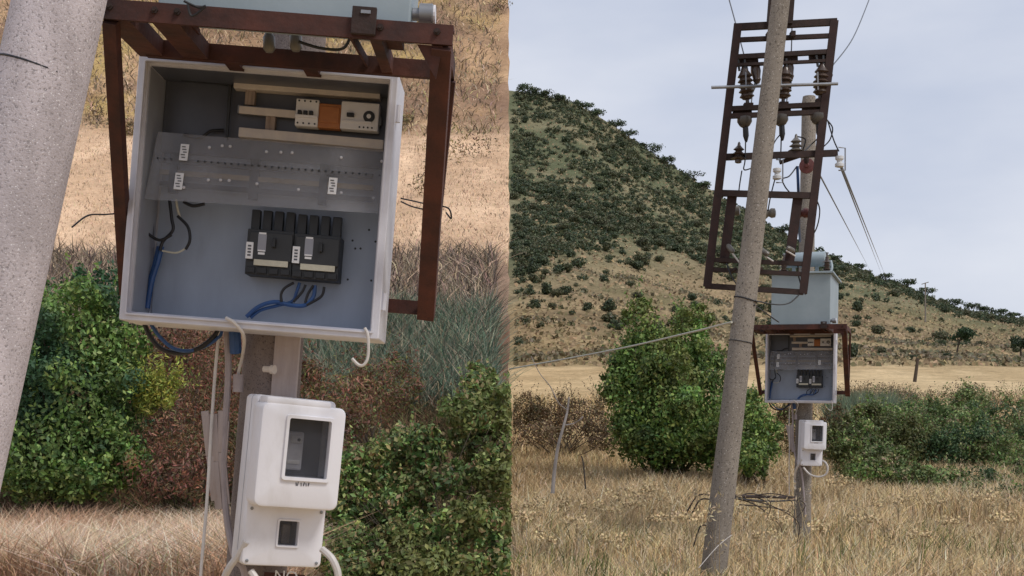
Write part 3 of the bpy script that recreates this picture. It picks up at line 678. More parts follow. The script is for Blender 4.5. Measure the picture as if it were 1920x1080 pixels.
def transformer(frame, k, zt, label):
    y0 = -.455 * k; y1 = -.25 if k < 1.5 else .225; big = k > 1.5
    x0 = NL(296, 0, -.455).x; x1 = NL(764, 37, -.455).x + .01 - (.07 if big else 0); z0 = zt + .034; z1 = z0 + (.63 if big else .70); cx = (x0 + x1) / 2; cy = (y0 + y1) / 2
    t = Thing('transformer', label, 'transformer', (cx, cy, z0), frame)
    t.part('tank', MB().box((cx, cy, (z0 + z1) / 2), (x1 - x0, y1 - y0, z1 - z0), None, .008), 'tank')
    t.part('lid', MB().box((cx, cy, z1 + .013), (x1 - x0 + .07, y1 - y0 + .07, .026), None, .005), 'tank')
    for x in (x0 + .06, x1 - .06): t.part('skid', MB().box((x, cy, z0 - .012), (.05, y1 - y0, .018)), 'rust')
    v = MB().lathe((x1 + .002, y0 + .03, z0 + .045), (1, 0, .05), [(.020, 0), (.020, .022), (.034, .022), (.034, .062), (.030, .066)], 16)
    vv = t.part('drain_valve', v, 'galv', smooth=True)
    t.part('valve_cap', MB().lathe((x1 + .068, y0 + .03, z0 + .048), (1, 0, .05), [(.030, 0), (.030, .006)], 16), 'white', vv)
    # conservator on two posts
    zc = z1 + (.235 if big else .20); yc = cy - .05; xa, xb = cx - .25, cx + .24
    t.part('conservator', MB().lathe((xa, yc, zc), (1, 0, .02), [(.06, -.012), (.092, 0), (.096, .02), (.096, xb - xa - .02), (.092, xb - xa), (.06, xb - xa + .012)], 24), 'tank', smooth=True)
    for x in (xa + .1, xb - .1): t.part('conservator_post', MB().beam((x, yc, z1 + .02), (x, yc, zc - .07), .04, .04), 'tank')
    # high and low voltage bushings
    def bush(x, y, nm):
        pr = [(.045, 0), (.045, .035)]
        for i in range(3): pr += [(.030, .04 + .045 * i), (.058, .048 + .045 * i), (.028, .068 + .045 * i)]
        pr += [(.02, .185), (.02, .205), (.010, .21), (.010, .25)]
        b_ = t.part(nm, MB().lathe((x, y, z1 + .026), (0, 0, 1), pr, 16), 'porc', smooth=True)
        t.part('terminal', MB().lathe((x, y, z1 + .27), (0, 0, 1), [(.006, -.01), (.016, 0), (.016, .016), (.006, .02)], 10), 'galv', b_)
    for x in (cx - .24, cx + .02, cx + .29): bush(x, y0 + .14 * max(1, k * .8), 'bushing')
    t.part('filler_pipe', MB().tube(spline([(cx + .31, yc, zc - .02), (cx + .33, yc - .05, z1 + .12), (cx + .30, yc - .1, z1 + .02)]), .018, 10), 'tank', smooth=True)
    return t
pn, zt, xl, xr = platform(FN, 1.0, 'large rusty steel bracket platform above the large cabinet')
tn = transformer(FN, 1.0, zt, 'blue grey transformer tank at the top of the left half')
pf, _, _, _ = platform(FF, 2.0, 'small rusty steel bracket platform above the far cabinet')
tf = transformer(FF, 2.0, zt, 'blue grey transformer with conservator drum on the far pole')
# odds and ends under the near platform
single('dangling_wire', MB().tube(spline(NLs([(560, 78, -.3), (600, 90, -.3), (640, 92, -.3), (655, 74, -.36), (658, 55, -.45)], 0)), .005, 8), 'wirek', 'black wire dangling under the large rusty platform', 'wire', NL(600, 90, -.3), FN)
single('tie_wire', MB().tube(spline(NLs([(345, 2, -.54), (372, 14, -.54), (385, 12, -.54), (360, 30, -.535), (352, 8, -.54)], 0)), .004, 6), 'wirek', 'twisted black tie wire on the large rusty platform beam', 'wire', NL(360, 20, -.54), FN)
single('tie_wire', MB().tube(spline(NLs([(135, 426, -.1), (165, 404, .0), (200, 402, .1), (222, 398, .15), (238, 382, .2)], 0)), .003, 6), 'wirek', 'thin wire sticking out left of the large cabinet', 'wire', NL(238, 382, .2), FN)
k = MB().tube(spline(NLs([(752, 372, .25), (780, 378, .2), (806, 384, .12), (840, 390, .05), (846, 410, .05), (836, 398, .05)], 0)), .003, 6)
k.tube(spline(NLs([(752, 378, .25), (775, 388, .2), (808, 395, .12)], 0)), .003, 6)
single('tie_wire', k, 'wirek', 'thin wire sticking out right of the large cabinet', 'wire', NL(806, 384, .12), FN)
for x, yy in ((505, 92), (555, 90)):
    single('low_voltage_bushing', MB().lathe(NL(x, yy + 6, -.2), (-.1, 0, 1), [(.012, 0), (.020, .01), (.020, .05), (.014, .06), (.014, .10)], 14), 'porcg', ['grey bushing stub under the large transformer, left one', 'grey bushing stub under the large transformer, right one'][x > 520], 'bushing', NL(x, yy + 6, -.2), FN)

# ---- far copies (same pieces, moved to the far pole)
MV = FF @ FNi
def move_copy(o, label):
    c = copy_tree(o); c.matrix_world = MV @ o.matrix_world; c['label'] = label; return c
bpy.context.view_layer.update()
move_copy(cab_near.o, 'small open grey cabinet on the far pole under the transformer')
move_copy(mb_near.o, 'small white meter box on the far pole')
for o, lab in loose: move_copy(o, lab)
bp_far = back_pole(FF, 'brown concrete pole carrying the far transformer, cabinet and meter box')

# ---- near leaning pole at the left edge
def lean_pole(p0, p1, z0, z1, r0, r1, mat, label):
    d = (p1 - p0); a = p0 + d * ((z0 - p0.z) / d.z); b = p0 + d * ((z1 - p0.z) / d.z)
    t = Thing('concrete_pole', label, 'pole', a)
    n = 12
    t.part('shaft', MB().tube([a + (b - a) * (i / n) for i in range(n + 1)] + [b + (b - a).normalized() * .02], [r0 + (r1 - r0) * i / n for i in range(n + 1)] + [r1 * .8], 40), mat, smooth=True)
    return t, a, b
near_p, _, _ = lean_pole(P(-79, 860, 3.57), P(112, 0, 3.57), -.3, 6.5, .133, .108, 'pole_near', 'pale speckled concrete pole leaning at the left edge')
ax = (P(112, 0, 3.57) - P(-79, 860, 3.57)).normalized()
def ring(center, axis, r, tilt, n=28, a0=0, a1=2 * math.pi):
    x = axis.cross(Vector((0, 1, 0))).normalized(); y = axis.cross(x)
    return [center + (x * math.cos(a0 + (a1 - a0) * i / n) + y * math.sin(a0 + (a1 - a0) * i / n)) * r + axis * (tilt * math.cos(a0 + (a1 - a0) * i / n)) for i in range(n + 1)]
c0 = P(80, 136, 3.57)
single('tie_wire', MB().tube(ring(c0, ax, .121, .012), .0035, 6), 'wirek', 'black wire tied round the pale leaning pole', 'wire', c0)

# ---- far leaning pole with the switch frame
fp, fa, fb = lean_pole(P(1337, 1080, 13.5), P(1464, 0, 13.5), -.3, 7.4, .138, .088, 'pole_far', 'tall weathered concrete pole leaning in front of the far transformer')
DL = 13.78
def Q(px, py, dd=0.0): return P(px, py, DL + dd)
lad = Thing('switch_frame', 'rusty steel ladder frame on the tall leaning pole', 'steel frame', Q(1415, 545))
RL = [(1384, 44), (1326, 538)]; RR = [(1565, 37), (1506, 550)]
def rail(pts, nm='rail', w=.088): return lad.part(nm, MB().angle(Q(*pts[0]), Q(*pts[1]), w, .012), 'rust_far')
rail(RL); rail(RR)
def cross(x0, y0, x1, y1, w, dd=.03, nm='crossbar', mat='rust_dark'): return lad.part(nm, MB().beam(Q(x0, y0, dd), Q(x1, y1, dd), w, .05), mat)
cross(1380, 51, 1569, 41, .072); cross(1382, 75, 1561, 67, .045)
cross(1381, 107, 1557, 97, .050); cross(1381, 122, 1554, 114, .030)
cross(1371, 204, 1546, 196, .050); cross(1364, 218, 1545, 210, .050)
cross(1350, 295, 1570, 287, .068, .06); cross(1344, 362, 1524, 367, .066)
cross(1334, 487, 1508, 495, .045); cross(1328, 505, 1507, 514, .045); cross(1322, 536, 1506, 548, .058)
for a_, b_ in ((1386, 1421), (1437, 1495), (1517, 1556)): cross(a_, 113 - (a_ - 1383) * .05, b_, 113 - (b_ - 1383) * .05, .10, .085, 'web_plate')
for a_, b_ in ((1374, 1409), (1424, 1482), (1504, 1545)): cross(a_, 210 - (a_ - 1371) * .046, b_, 210 - (b_ - 1371) * .046, .10, .085, 'web_plate')
lad.part('inner_post', MB().beam(Q(1373, 366, .06), Q(1357, 494, .06), .10, .04), 'rust_far'); lad.part('inner_post', MB().beam(Q(1496, 370, .06), Q(1479, 497, .06), .10, .04), 'rust_far')
lad.part('short_arm', MB().beam(Q(1462, 305, .2), Q(1497, 293, .1), .04, .04), 'rust_dark')
fax = (fb - fa).normalized()
def on_pole(y): return P(1337 + (1464 - 1337) * (1080 - y) / 1080, y, 13.5)
def rad(y): z = on_pole(y).z; return .138 + (.088 - .138) * (z + .3) / 7.7
for y, hgt in ((503, .07), (58, .05), (38, .06)):
    c_ = on_pole(y); r_ = rad(y)
    lad.part('clamp', MB().lathe(c_ - fax * hgt / 2, fax, [(r_ + .002, 0), (r_ + .012, 0), (r_ + .012, hgt), (r_ + .002, hgt)], 28), 'rust_dark', smooth=True)
for sx in (-1, 1):
    c_ = on_pole(503) + Vector((sx * (rad(503) + .02), .14, 0)); lad.part('clamp_bolt', MB().beam(c_ + Vector((0, -.1, 0)), c_ + Vector((0, .22, 0)), .03, .03, (0, 0, 1)), 'rust_dark')
for (x0, y0, x1, y1) in ((1449, -30, 1443, 48), (1486, -34, 1480, 46)): lad.part('top_plate', MB().beam(Q(x0, y0, .02), Q(x1, y1, .02), .055, .10), 'rust_dark')
for x, y in ((1441, 67), (1486, 65)): lad.part('clamp_ear', MB().box(Q(x, y, -.02), (.05, .10, .06), None, .004), 'rust_dark')

def at_prof(name, px, py, axis, prof, mat, label, cat, group=None, dd=.0, s=1.0, n=16):
    b = Q(px, py, dd); return single(name, MB().lathe(b, axis, [(r * s, t * s) for r, t in prof], n), mat, label, cat, b, None, group)
# three fuse switches between the two upper bars
pos = ('left', 'middle', 'right')
for i, (px, py) in enumerate(((1402, 200), (1468, 198), (1537, 192))):
    t = Thing('fuse_switch', ['dark fuse switch left of the tall leaning pole', 'dark fuse switch right of the tall leaning pole', 'dark fuse switch beside the right rail of the frame'][i], 'fuse switch', Q(px + 1, py, .05), None, 'fuse switches on the steel frame')
    b = Q(px, py - 4, .05); up = Vector((.08 - .18 * (i == 0), 0, 1)).normalized()
    pr = [(.02, 0), (.02, .05), (.05, .06)]
    for j in range(5): pr += [(.055, .07 + .055 * j), (.088 - .004 * abs(j - 2), .085 + .055 * j), (.06, .115 + .055 * j)]
    pr += [(.045, .36), (.03, .40), (.02, .42)]
    ins = t.part('insulator', MB().lathe(b, up, pr, 16), 'porc', smooth=True)
    tp = b + up * .38
    pg = MB().beam(tp + Vector((-.055, -.02, -.02)), tp + Vector((-.075, -.02, .10)), .02, .03).beam(tp + Vector((.005, -.02, 0)), tp + Vector((.0, -.02, .10)), .02, .03)
    t.part('contact', pg, 'charcoal', ins)
    u_in = Q(px + 14 - 4 * (i == 1), (124, 118, 116)[i], .08)
    t.part('upper_insulator', MB().lathe(u_in, (.12, 0, -1), [(.03, -.03), (.05, 0), (.055, .06), (.04, .13), (.045, .15), (.025, .19)], 14), 'porc', smooth=True)
    t.part('blade', MB().beam(u_in + Vector((.02, 0, -.16)), b + up * .14 + Vector((.06, .0, 0)), .035, .02), 'charcoal')
    t.part('lever', MB().beam(Q(px - 4, 135, -.06), Q(px - 3, 168, -.06), .014, .014), 'galv')
    t.part('foot_rod', MB().beam(Q(px + 10, 160, .03), Q(px + 6, 202, .03), .012, .012), 'galv')
    t.part('foot', MB().box(Q(px + 1, py - 2, .05), (.10, .08, .05), None, .006), 'rust_dark')
single('operating_rod', MB().tube([Q(1334, 164, -.07), Q(1571, 157, -.07)], .017, 10), 'galv', 'grey operating rod across the steel frame', 'rod', Q(1334, 164, -.07))
for i, (px, py) in enumerate(((1396, 220), (1464, 217), (1533, 214))):
    t = Thing('cable_sealing_end', ['grey porcelain end piece left of the tall leaning pole', 'grey porcelain end piece right of the tall leaning pole', 'grey porcelain end piece in front of the back pole top'][i], 'insulator', Q(px, py + 30, .06), None, 'porcelain end pieces under the frame bar')
    a_ = Q(px, py, .06)
    t.part('bell', MB().lathe(a_, (.02, 0, -1), [(.04, -.02), (.078, 0), (.080, .05), (.056, .09), (.03, .11)], 18), 'porcd', smooth=True)
    t.part('plug', MB().lathe(a_ + Vector((.01, 0, -.10)), (.05, 0, -1), [(.03, 0), (.032, .10), (.018, .15), (.01, .17)], 10), 'black', smooth=True)
shed = [(.03, 0), (.05, .01), (.05, .04)]
for j in range(3): shed += [(.05, .045 + .07 * j), (.118 - .018 * j, .065 + .07 * j), (.085 - .012 * j, .085 + .07 * j), (.05 - .006 * j, .11 + .07 * j)]
shed += [(.025, .265), (.02, .30), (.008, .32)]
at_prof('pin_insulator', 1492, 291, (.02, 0, 1), shed, 'porcg', 'tiered grey pin insulator standing on the frame crossbar beside the back pole', 'insulator', 'pin insulators', .1, .72)
at_prof('pin_insulator', 1384, 306, (.05, 0, 1), shed, 'porc', 'brown pin insulator at the left end of the frame crossbar', 'insulator', 'pin insulators', .0, .72)
def shackle(px, py, label):
    t = Thing('shackle_insulator', label, 'insulator', Q(px, py + 22, .05), None, 'white shackle insulators')
    c_ = Q(px, py, .05)
    t.part('insulator', MB().lathe(c_ + Vector((0, 0, -.07)), (0, 0, 1), [(.02, 0), (.048, .01), (.048, .04), (.028, .055), (.028, .075), (.045, .09), (.045, .12), (.02, .13)], 16), 'porcw', smooth=True)
    t.part('stirrup', MB().tube([c_ + Vector((-.01, 0, .15)), c_ + Vector((.062, 0, .14)), c_ + Vector((.062, 0, -.10)), c_ + Vector((-.01, 0, -.10))], .008, 6), 'galv')
shackle(1457, 325, 'white shackle insulator hanging under the frame beside the leaning pole'); shackle(1574, 302, 'white shackle insulator at the right tip of the frame arm')
t = Thing('red_disc', 'dull red round disc on the back pole', 'disc', Q(1513, 312, .9))
t.part('disc', MB().lathe(Q(1513, 311, .95), (-.3, -1, 0), [(.02, -.03), (.085, -.02), (.09, 0), (.085, .02), (.03, .03), (.02, .05)], 20), 'reddisc', smooth=True)
t.part('hub', MB().lathe(Q(1512, 300, .86), (0, 0, 1), [(.02, -.04), (.035, 0), (.02, .06)], 12), 'rust_dark', smooth=True)
for i, (px, py) in enumerate(((1441, 400), (1503, 400), (1374, 396))):
    at_prof('small_insulator', px, py, (1, -.2, .05), [(.02, -.08), (.05, -.07), (.06, -.03), (.035, 0), (.055, .03), (.05, .07), (.02, .08)], ('porcg', 'reddisc', 'porcg')[i], ['small grey insulator right of the leaning pole shaft', 'small reddish insulator beside the right inner post', 'small pale insulator behind the left inner post'][i], 'insulator', 'small insulators', .2)
for i, (px, py, ex, ey) in enumerate(((1369, 470, 1386, 492), (1432, 478, 1450, 490), (1489, 478, 1474, 470))):
    t = Thing('fuse_holder', ['pale fuse holder at the left inner post foot', 'pale fuse holder right of the leaning pole clamp', 'pale fuse holder at the right inner post foot'][i], 'fuse', Q(px, py, -.03), None, 'pale fuse holders')
    t.part('tube', MB().lathe(Q(px - 3, py - 8, .0), Q(ex, ey, -.1) - Q(px, py, 0), [(.02, -.02), (.03, 0), (.03, .08), (.014, .10)], 12), 'porcg', smooth=True)
    t.part('lead', MB().tube([Q(px + 2, py + 2, -.04), Q(ex, ey, -.06)], .009, 8), 'wirew')

# ---- overhead wires and jumpers
def wire(lst, r, label, mat='wireover', name='overhead_wire', sag=0, group=None, cat='wire'):
    pts = spline([P(*p) for p in lst], 8) if len(lst) > 2 else [P(*lst[0]).lerp(P(*lst[1]), (i / 60) ** 3) for i in range(61)]
    return single(name, MB().tube(pts, r, 6), mat, label, cat, pts[0], None, group)
wire([(1364, -12, 14.4), (1381, 50, 14.2), (1402, 130, 13.9)], .007, 'overhead wire entering the frame at its upper left')
wire([(1634, -12, 15.5), (1600, 70, 14.6), (1562, 122, 13.9)], .007, 'overhead wire entering the frame at its upper right')
wire([(1486, -12, 14.0), (1484, 90, 13.95), (1480, 140, 13.9)], .007, 'overhead wire beside the top of the leaning pole')
wire([(1574, 308, 13.83), (1652, 512, 365)], .011, 'upper of two service wires running over the ridge'); wire([(1578, 312, 13.83), (1662, 522, 365)], .011, 'lower of two service wires running over the ridge')
wire([(1537, 328, 13.9), (1632, 508, 365)], .010, 'inner service wire running over the ridge beside the back pole')
J = 'jumpers'
for i, (lst, lab) in enumerate((
    ([(1398, 262, 13.84), (1397, 300, 13.8), (1395, 318, 13.8), (1410, 315, 13.9)], 'jumper wire left of the leaning pole below the left end piece'),
    ([(1391, 320, 13.8), (1387, 345, 13.8), (1385, 362, 13.8)], 'short jumper wire above the left inner post'),
    ([(1465, 250, 13.84), (1455, 262, 13.84), (1448, 275, 13.8)], 'short bent jumper wire right of the leaning pole'),
    ([(1465, 250, 13.84), (1464, 285, 13.84), (1462, 305, 13.8)], 'straight jumper wire under the middle end piece'),
    ([(1550, 224, 13.84), (1561, 240, 13.84), (1556, 262, 13.84), (1543, 276, 13.84)], 'curved jumper wire right of the frame rail'),
    ([(1552, 226, 13.84), (1563, 262, 13.84), (1573, 284, 13.84)], 'jumper wire leading to the right shackle insulator'),
    ([(1495, 256, 13.9), (1510, 262, 13.9), (1505, 285, 13.95), (1522, 270, 14.2), (1535, 258, 14.0)], 'looped jumper wire beside the tiered pin insulator'),
    ([(1494, 312, 13.9), (1480, 330, 13.85), (1467, 336, 13.85), (1472, 350, 13.85), (1480, 360, 13.85)], 'jumper wire with connector below the frame arm'),
    ([(1454, 332, 13.84), (1448, 355, 13.84), (1444, 372, 13.84), (1440, 395, 13.95)], 'jumper wire below the hanging shackle insulator'),
    ([(1530, 372, 13.84), (1537, 395, 13.9), (1530, 430, 14.2), (1510, 458, 15.0)], 'black wire bowing right of the back pole'),
    ([(1416, 564, 13.4), (1455, 571, 13.5), (1480, 568, 13.6), (1498, 553, 13.78)], 'black wire sagging from the pole under the frame'),
    ([(1414, 572, 13.4), (1440, 590, 14.2), (1460, 604, 15.0)], 'black wire from the leaning pole to the far platform'),
    ([(1362, 494, 13.7), (1372, 518, 13.6), (1383, 536, 13.5)], 'short black wire left of the leaning pole clamp'),
    ([(1496, 494, 13.8), (1497, 515, 13.9), (1501, 532, 13.9)], 'short black wire at the lower right of the frame'))):
    wire(lst, .0075, lab, 'wirek', 'jumper_wire', group=J)
wire([(1495, 312, 13.95), (1497, 360, 14.0), (1498, 420, 14.8), (1500, 452, 16.0)], .016, 'blue cable dropping from the frame to the transformer', 'blue', 'blue_cable', cat='cable')
wire([(1372, 604, 13.42), (1300, 622, 15.5), (1150, 656, 19.0), (955, 692, 22.5)], .013, 'pale stay wire stretching left from the leaning pole', 'rope', 'stay_wire')
for y, s_, lab in ((562, .02, 'double black wire tied round the far leaning pole'), (641, .006, 'thin wire tied round the far leaning pole')):
    c_ = on_pole(y); single('tie_wire', MB().tube(ring(c_, fax, rad(y) + .004, s_), .008 if s_ > .01 else .005, 6), 'wirek', lab, 'wire', c_)

# ---- sticks and brush between the poles
tn_ = Thing('dead_sapling', 'bleached forked dead sapling standing in the dry grass', 'dead tree', P(1038, 905, 15.2))
tr = tn_.part('trunk', MB().tube(spline([P(1036, 925, 15.2), P(1040, 880, 15.2), P(1047, 835, 15.2), P(1058, 795, 15.2), P(1064, 770, 15.2), P(1067, 744, 15.2)]), [.024 - .0005 * i for i in range(31)], 8), 'deadwood', smooth=True)
tn_.part('branch', MB().tube(spline([P(1064, 769, 15.2), P(1047, 755, 15.1), P(1032, 725, 15.1), P(1012, 700, 15.0), P(996, 668, 15.0)]), [.008 - .0002 * i for i in range(25)], 6), 'deadwood', tr, True)
tn_.part('branch', MB().tube(spline([P(1060, 797, 15.2), P(1076, 794, 15.2), P(1086, 788, 15.1), P(1093, 781, 15.1)]), [.008] * 19, 6), 'deadwood', tr, True)
single('steel_strut', MB().tube([P(1372, 930, 13.6), P(1498, 933, 16.6)], .018, 8), 'rust_dark', 'dark horizontal strut joining the two far poles', 'strut', P(1372, 930, 13.6))
single('steel_strut', MB().tube(spline([P(1375, 934, 13.6), P(1440, 940, 15), P(1498, 937, 16.6)]), .010, 8), 'wirek', 'thin sagging rod under the dark horizontal strut', 'strut', P(1375, 934, 13.6))
for i in range(7):
    x0 = 1370 + random.uniform(0, 25); y0 = 935 + random.uniform(-4, 12); x1 = 1440 + random.uniform(0, 70); y1 = 955 + random.uniform(-18, 40); dd = 14.3 + random.uniform(-.3, .8)
    k = MB().tube(spline([P(x0, y0, dd), P((x0 + x1) / 2, (y0 + y1) / 2 - random.uniform(2, 18), dd), P(x1, y1, dd), P(x1 + random.uniform(-25, 20), y1 + random.uniform(15, 45), dd + .05)]), [.009 - .0003 * j for j in range(19)], 5)
    single('dead_twig', k, 'darkwood', 'dark dead twig in the brush tangle between the two far poles', 'twig', P(x1, y1 + 20, dd), None, 'dead twigs between the poles')
for i, (x0, y0, x1, y1) in enumerate(((1285, 940, 1330, 928), (1292, 950, 1330, 936), (1300, 1000, 1325, 985), (1098, 892, 1090, 855))):
    k = MB().tube(spline([P(x0, y0 + 25, 13.8), P((x0 + x1) / 2, (y0 + y1) / 2 - 4, 13.8), P(x1, y1, 13.8)]), [.009] * 13, 5)
    single('dead_twig', k, 'darkwood', 'dark dead twig standing left of the far leaning pole', 'twig', P(x0, y0 + 25, 13.8), None, 'dead twigs left of the pole')
single('thin_wire', MB().tube(spline([P(1310, 1065, 13.0), P(1345, 1025, 13.2), P(1372, 1003, 13.35)]), .0035, 6), 'wirew', 'thin pale wire crossing the foot of the far leaning pole', 'wire', P(1310, 1065, 13.0))

# ---- field post, distant pole
single('fence_post', MB().tube([P(1715, 716, 60), P(1718, 694, 60), P(1721, 672, 60)], [.09, .08, .07], 8), 'bark', 'dark leaning post at the edge of the straw field', 'post', P(1715, 716, 60))
dp = Thing('utility_pole', 'thin pale distant utility pole on the slope', 'pole', P(1735, 600, 198))
dp.part('shaft', MB().tube([P(1735, 604, 198), P(1735, 530, 198)], [.13, .09], 8), 'pole_far')
dp.part('cross_arm', MB().beam(P(1728, 533, 198), P(1741, 529, 198), .12, .12), 'pole_far')

# ------------------------------------------------------------------ vegetation
GREENS = [(0.085, 0.148, 0.036), (0.115, 0.19, 0.048), (0.062, 0.108, 0.03), (0.19, 0.25, 0.07)]
def satellites(lobes, k=9, lo=.16, hi=.42):
    o = list(lobes)
    for l in lobes:
        for _ in range(k):
            d = unit(rng.normal(0, 1, (1, 3)))[0]; d[2] = abs(d[2]) if rng.random() < .65 else d[2]; s = rng.uniform(lo, hi); f = rng.uniform(.86, 1.12)
            m = min(l[3], l[5])
            o.append((l[0] + d[0] * l[3] * f, l[1] + d[1] * l[4] * f, l[2] + d[2] * l[5] * f, m * s, m * s, m * s * rng.uniform(.7, 1.3)))
    return o
def lobe_points(lobes, n, shell=0.45):
    vol = np.array([l[3] * l[4] * l[5] for l in lobes]) ** 0.66; k = rng.choice(len(lobes), n, p=vol / vol.sum())
    Lb = np.array([l[:6] for l in lobes]); d = unit(rng.normal(0, 1, (n, 3)))
    bump = 0.58 + 0.80 * fbm(d[:, 0] * 3.1 + k * 5.7 + 40, d[:, 2] * 3.1 + d[:, 1] * 2.3 + k * 3.3 + 40, 2, 3)
    rr = np.where(rng.random(n) < 0.8, 1 - shell * rng.random(n) ** 1.6, rng.random(n) ** 0.5)
    p = Lb[k, :3] + d * Lb[k, 3:6] * (rr * bump)[:, None]
    return p, d, k
def foliage(lobes, n, size, cols, w=None, clip=None, asp=.55, name='foliage', parent=None, base=None, jit=.2, mat='leaf', hue=None, sat=10, sprigs=0, sprig_len=1.0):
    if sat: lobes = satellites(lobes, sat)
    p, d, kk = lobe_points(lobes, n, .55)
    if clip is not None: m = clip(p); p = p[m]; d = d[m]; kk = kk[m]
    s = rng.uniform(.5, 1.35, len(p)) * size
    c = np.clip(pick(cols, len(p), jit, w) * rng.lognormal(0, .22, (len(lobes), 1))[kk] * rng.normal(1, .06, (len(lobes), 3))[kk], .004, .95)
    if hue is not None:      # patches of another leaf colour
        t = sm(fbm(p[:, 0] * 1.3 + 30, p[:, 2] * 1.3 + p[:, 1] * .7 + 30, 3, 3), .50, .62)[:, None]; c = c * (1 - t) + pick([hue], len(p), jit) * t
    V, T, C_ = leaves_geo(p, d, s, c, asp)
    if sprigs:
        big = [l for l in lobes if l[3] > .12] or lobes; pts = []; nr = []
        for _ in range(sprigs):
            l = big[rng.integers(len(big))]; dd = unit(rng.normal(0, 1, (1, 3)))[0]; dd[2] = abs(dd[2]); dd[1] = -abs(dd[1]) * .6
            b0 = np.array(l[:3]) + dd * np.array(l[3:6]) * .85; ln = rng.uniform(.15, .5) * sprig_len; dr = unit((dd + [0, 0, rng.uniform(.2, 1.1)] + rng.normal(0, .25, 3))[None])[0]
            for q in range(11): pts.append(b0 + dr * ln * (q / 10) + rng.normal(0, size * .33, 3) * (1 - q / 16)); nr.append(dr * .3 + rng.normal(0, .6, 3))
        pts = np.array(pts); nr = np.array(nr)
        if clip is not None: m = clip(pts); pts = pts[m]; nr = nr[m]
        g2 = leaves_geo(pts, nr, rng.uniform(.5, 1.15, len(pts)) * size, np.clip(pick(cols, len(pts), jit, w) * 1.15, .004, .95), asp)
        V, T, C_ = join_geo([(V, T, C_), g2])
    if base is not None: V = V - np.array(base)
    o = np_mesh(name, V, T, C_, mat, parent); o['kind'] = 'stuff'; return o
def px_lobe(px, py, D, rx, rz, ry=None):
    c = P(px, py, D); s = D / F; return (c.x, c.y, c.z, rx * s, (ry or rx) * s, rz * s)
def stems(lobes, base, n, r, t, mat='bark'):
    k = MB()
    for i in range(n):
        l = random.choice(lobes); e = Vector((l[0], l[1], l[2])) + Vector((random.uniform(-.6, .6) * l[3], random.uniform(-.6, .6) * l[4], random.uniform(0, .75) * l[5]))
        b = Vector(base) + Vector((random.uniform(-.5, .5) * l[3], random.uniform(-.3, .3) * l[4], 0))
        m_ = (b + e) / 2 + Vector((random.uniform(-.15, .15), 0, random.uniform(-.1, .2)))
        k.tube(spline([b, m_, e], 4), [r * (1 - .09 * j) for j in range(9)], 5)
    t.part('stems', k, mat, smooth=True)
def bush(name, label, cat, lobes, n, size, cols, base, nst=10, r=.03, group=None, **kw):
    cols = [(c_[0] * 1.28, c_[1] * 1.22, c_[2] * 1.2) for c_ in cols]
    t = Thing(name, label, cat, base, None, group); stems(lobes, base, nst, r, t)
    o = foliage(lobes, n, size, cols, parent=t.o, base=base, **{'sprigs': 150, **kw})
    return t

def gz(px, D): x = (px - CX) / F * D; return Vector((x, D, float(ground_z(x, D))))
# the ivy-covered bush in the right half
lb = [px_lobe(1205, 615, 24, 36, 52), px_lobe(1240, 650, 23.8, 40, 40), px_lobe(1294, 606, 24.5, 36, 34), px_lobe(1205, 690, 24, 54, 60), px_lobe(1290, 680, 24, 60, 62), px_lobe(1195, 745, 23.6, 60, 78), px_lobe(1325, 745, 24, 66, 84), px_lobe(1260, 730, 23.4, 70, 70), px_lobe(1250, 780, 23.5, 105, 75), px_lobe(1160, 712, 23.8, 30, 42), px_lobe(1250, 835, 23.4, 95, 50), px_lobe(1190, 820, 23.4, 50, 50), px_lobe(1330, 835, 23.2, 60, 50)]
bush('ivy_bush', 'tall dense green ivy covered bush left of the far leaning pole', 'bush', lb, 46000, .078, GREENS, gz(1250, 24), 16, .05, hue=(.16, .19, .05))
lb = [px_lobe(1405, 790, 22.5, 48, 55), px_lobe(1380, 820, 22.3, 50, 50), px_lobe(1432, 825, 22.6, 30, 46), px_lobe(1400, 855, 22, 55, 35)]
bush('green_bush', 'rounded green bush between the two far poles', 'bush', lb, 12000, .07, GREENS, gz(1405, 22.5), 8, .04)
# bramble thicket on the right
BR = [(0.105, 0.17, 0.05), (0.135, 0.205, 0.06), (0.08, 0.125, 0.042), (0.22, 0.26, 0.11), (0.16, 0.14, 0.075)]
lb = [px_lobe(1600, 825, 25, 45, 40), px_lobe(1650, 800, 27, 60, 42), px_lobe(1700, 845, 25.5, 60, 50), px_lobe(1640, 860, 24.5, 60, 30), px_lobe(1580, 850, 24.5, 30, 32), px_lobe(1620, 885, 22.8, 55, 25), px_lobe(1690, 895, 22.8, 55, 28)]
bush('bramble_thicket', 'low green bramble thicket right of the small meter box', 'thicket', lb, 30000, .065, BR, gz(1640, 25), 8, .02, hue=(.10, .11, .035))
lb = [px_lobe(1780, 800, 27.5, 80, 48), px_lobe(1830, 760, 30, 40, 30), px_lobe(1760, 860, 25.5, 70, 48), px_lobe(1840, 850, 25.5, 65, 60), px_lobe(1720, 780, 29, 50, 32), px_lobe(1760, 905, 22.8, 60, 32), px_lobe(1840, 915, 22.8, 60, 36), px_lobe(1810, 938, 21.2, 60, 28)]
bush('bramble_thicket', 'tallest green bramble thicket in the middle right of the field edge', 'thicket', lb, 34000, .065, BR, gz(1790, 26), 8, .02, hue=(.07, .12, .05))
lb = [px_lobe(1905, 800, 28, 60, 50), px_lobe(1890, 880, 24.5, 55, 55), px_lobe(1960, 850, 26, 70, 80), px_lobe(1915, 930, 22.8, 50, 42), px_lobe(1895, 955, 20.8, 60, 36), px_lobe(1945, 960, 20.6, 60, 40)]
bush('bramble_thicket', 'dark green bramble thicket at the right edge', 'thicket', lb, 24000, .065, BR, gz(1900, 25), 8, .02, hue=(.065, .105, .042))
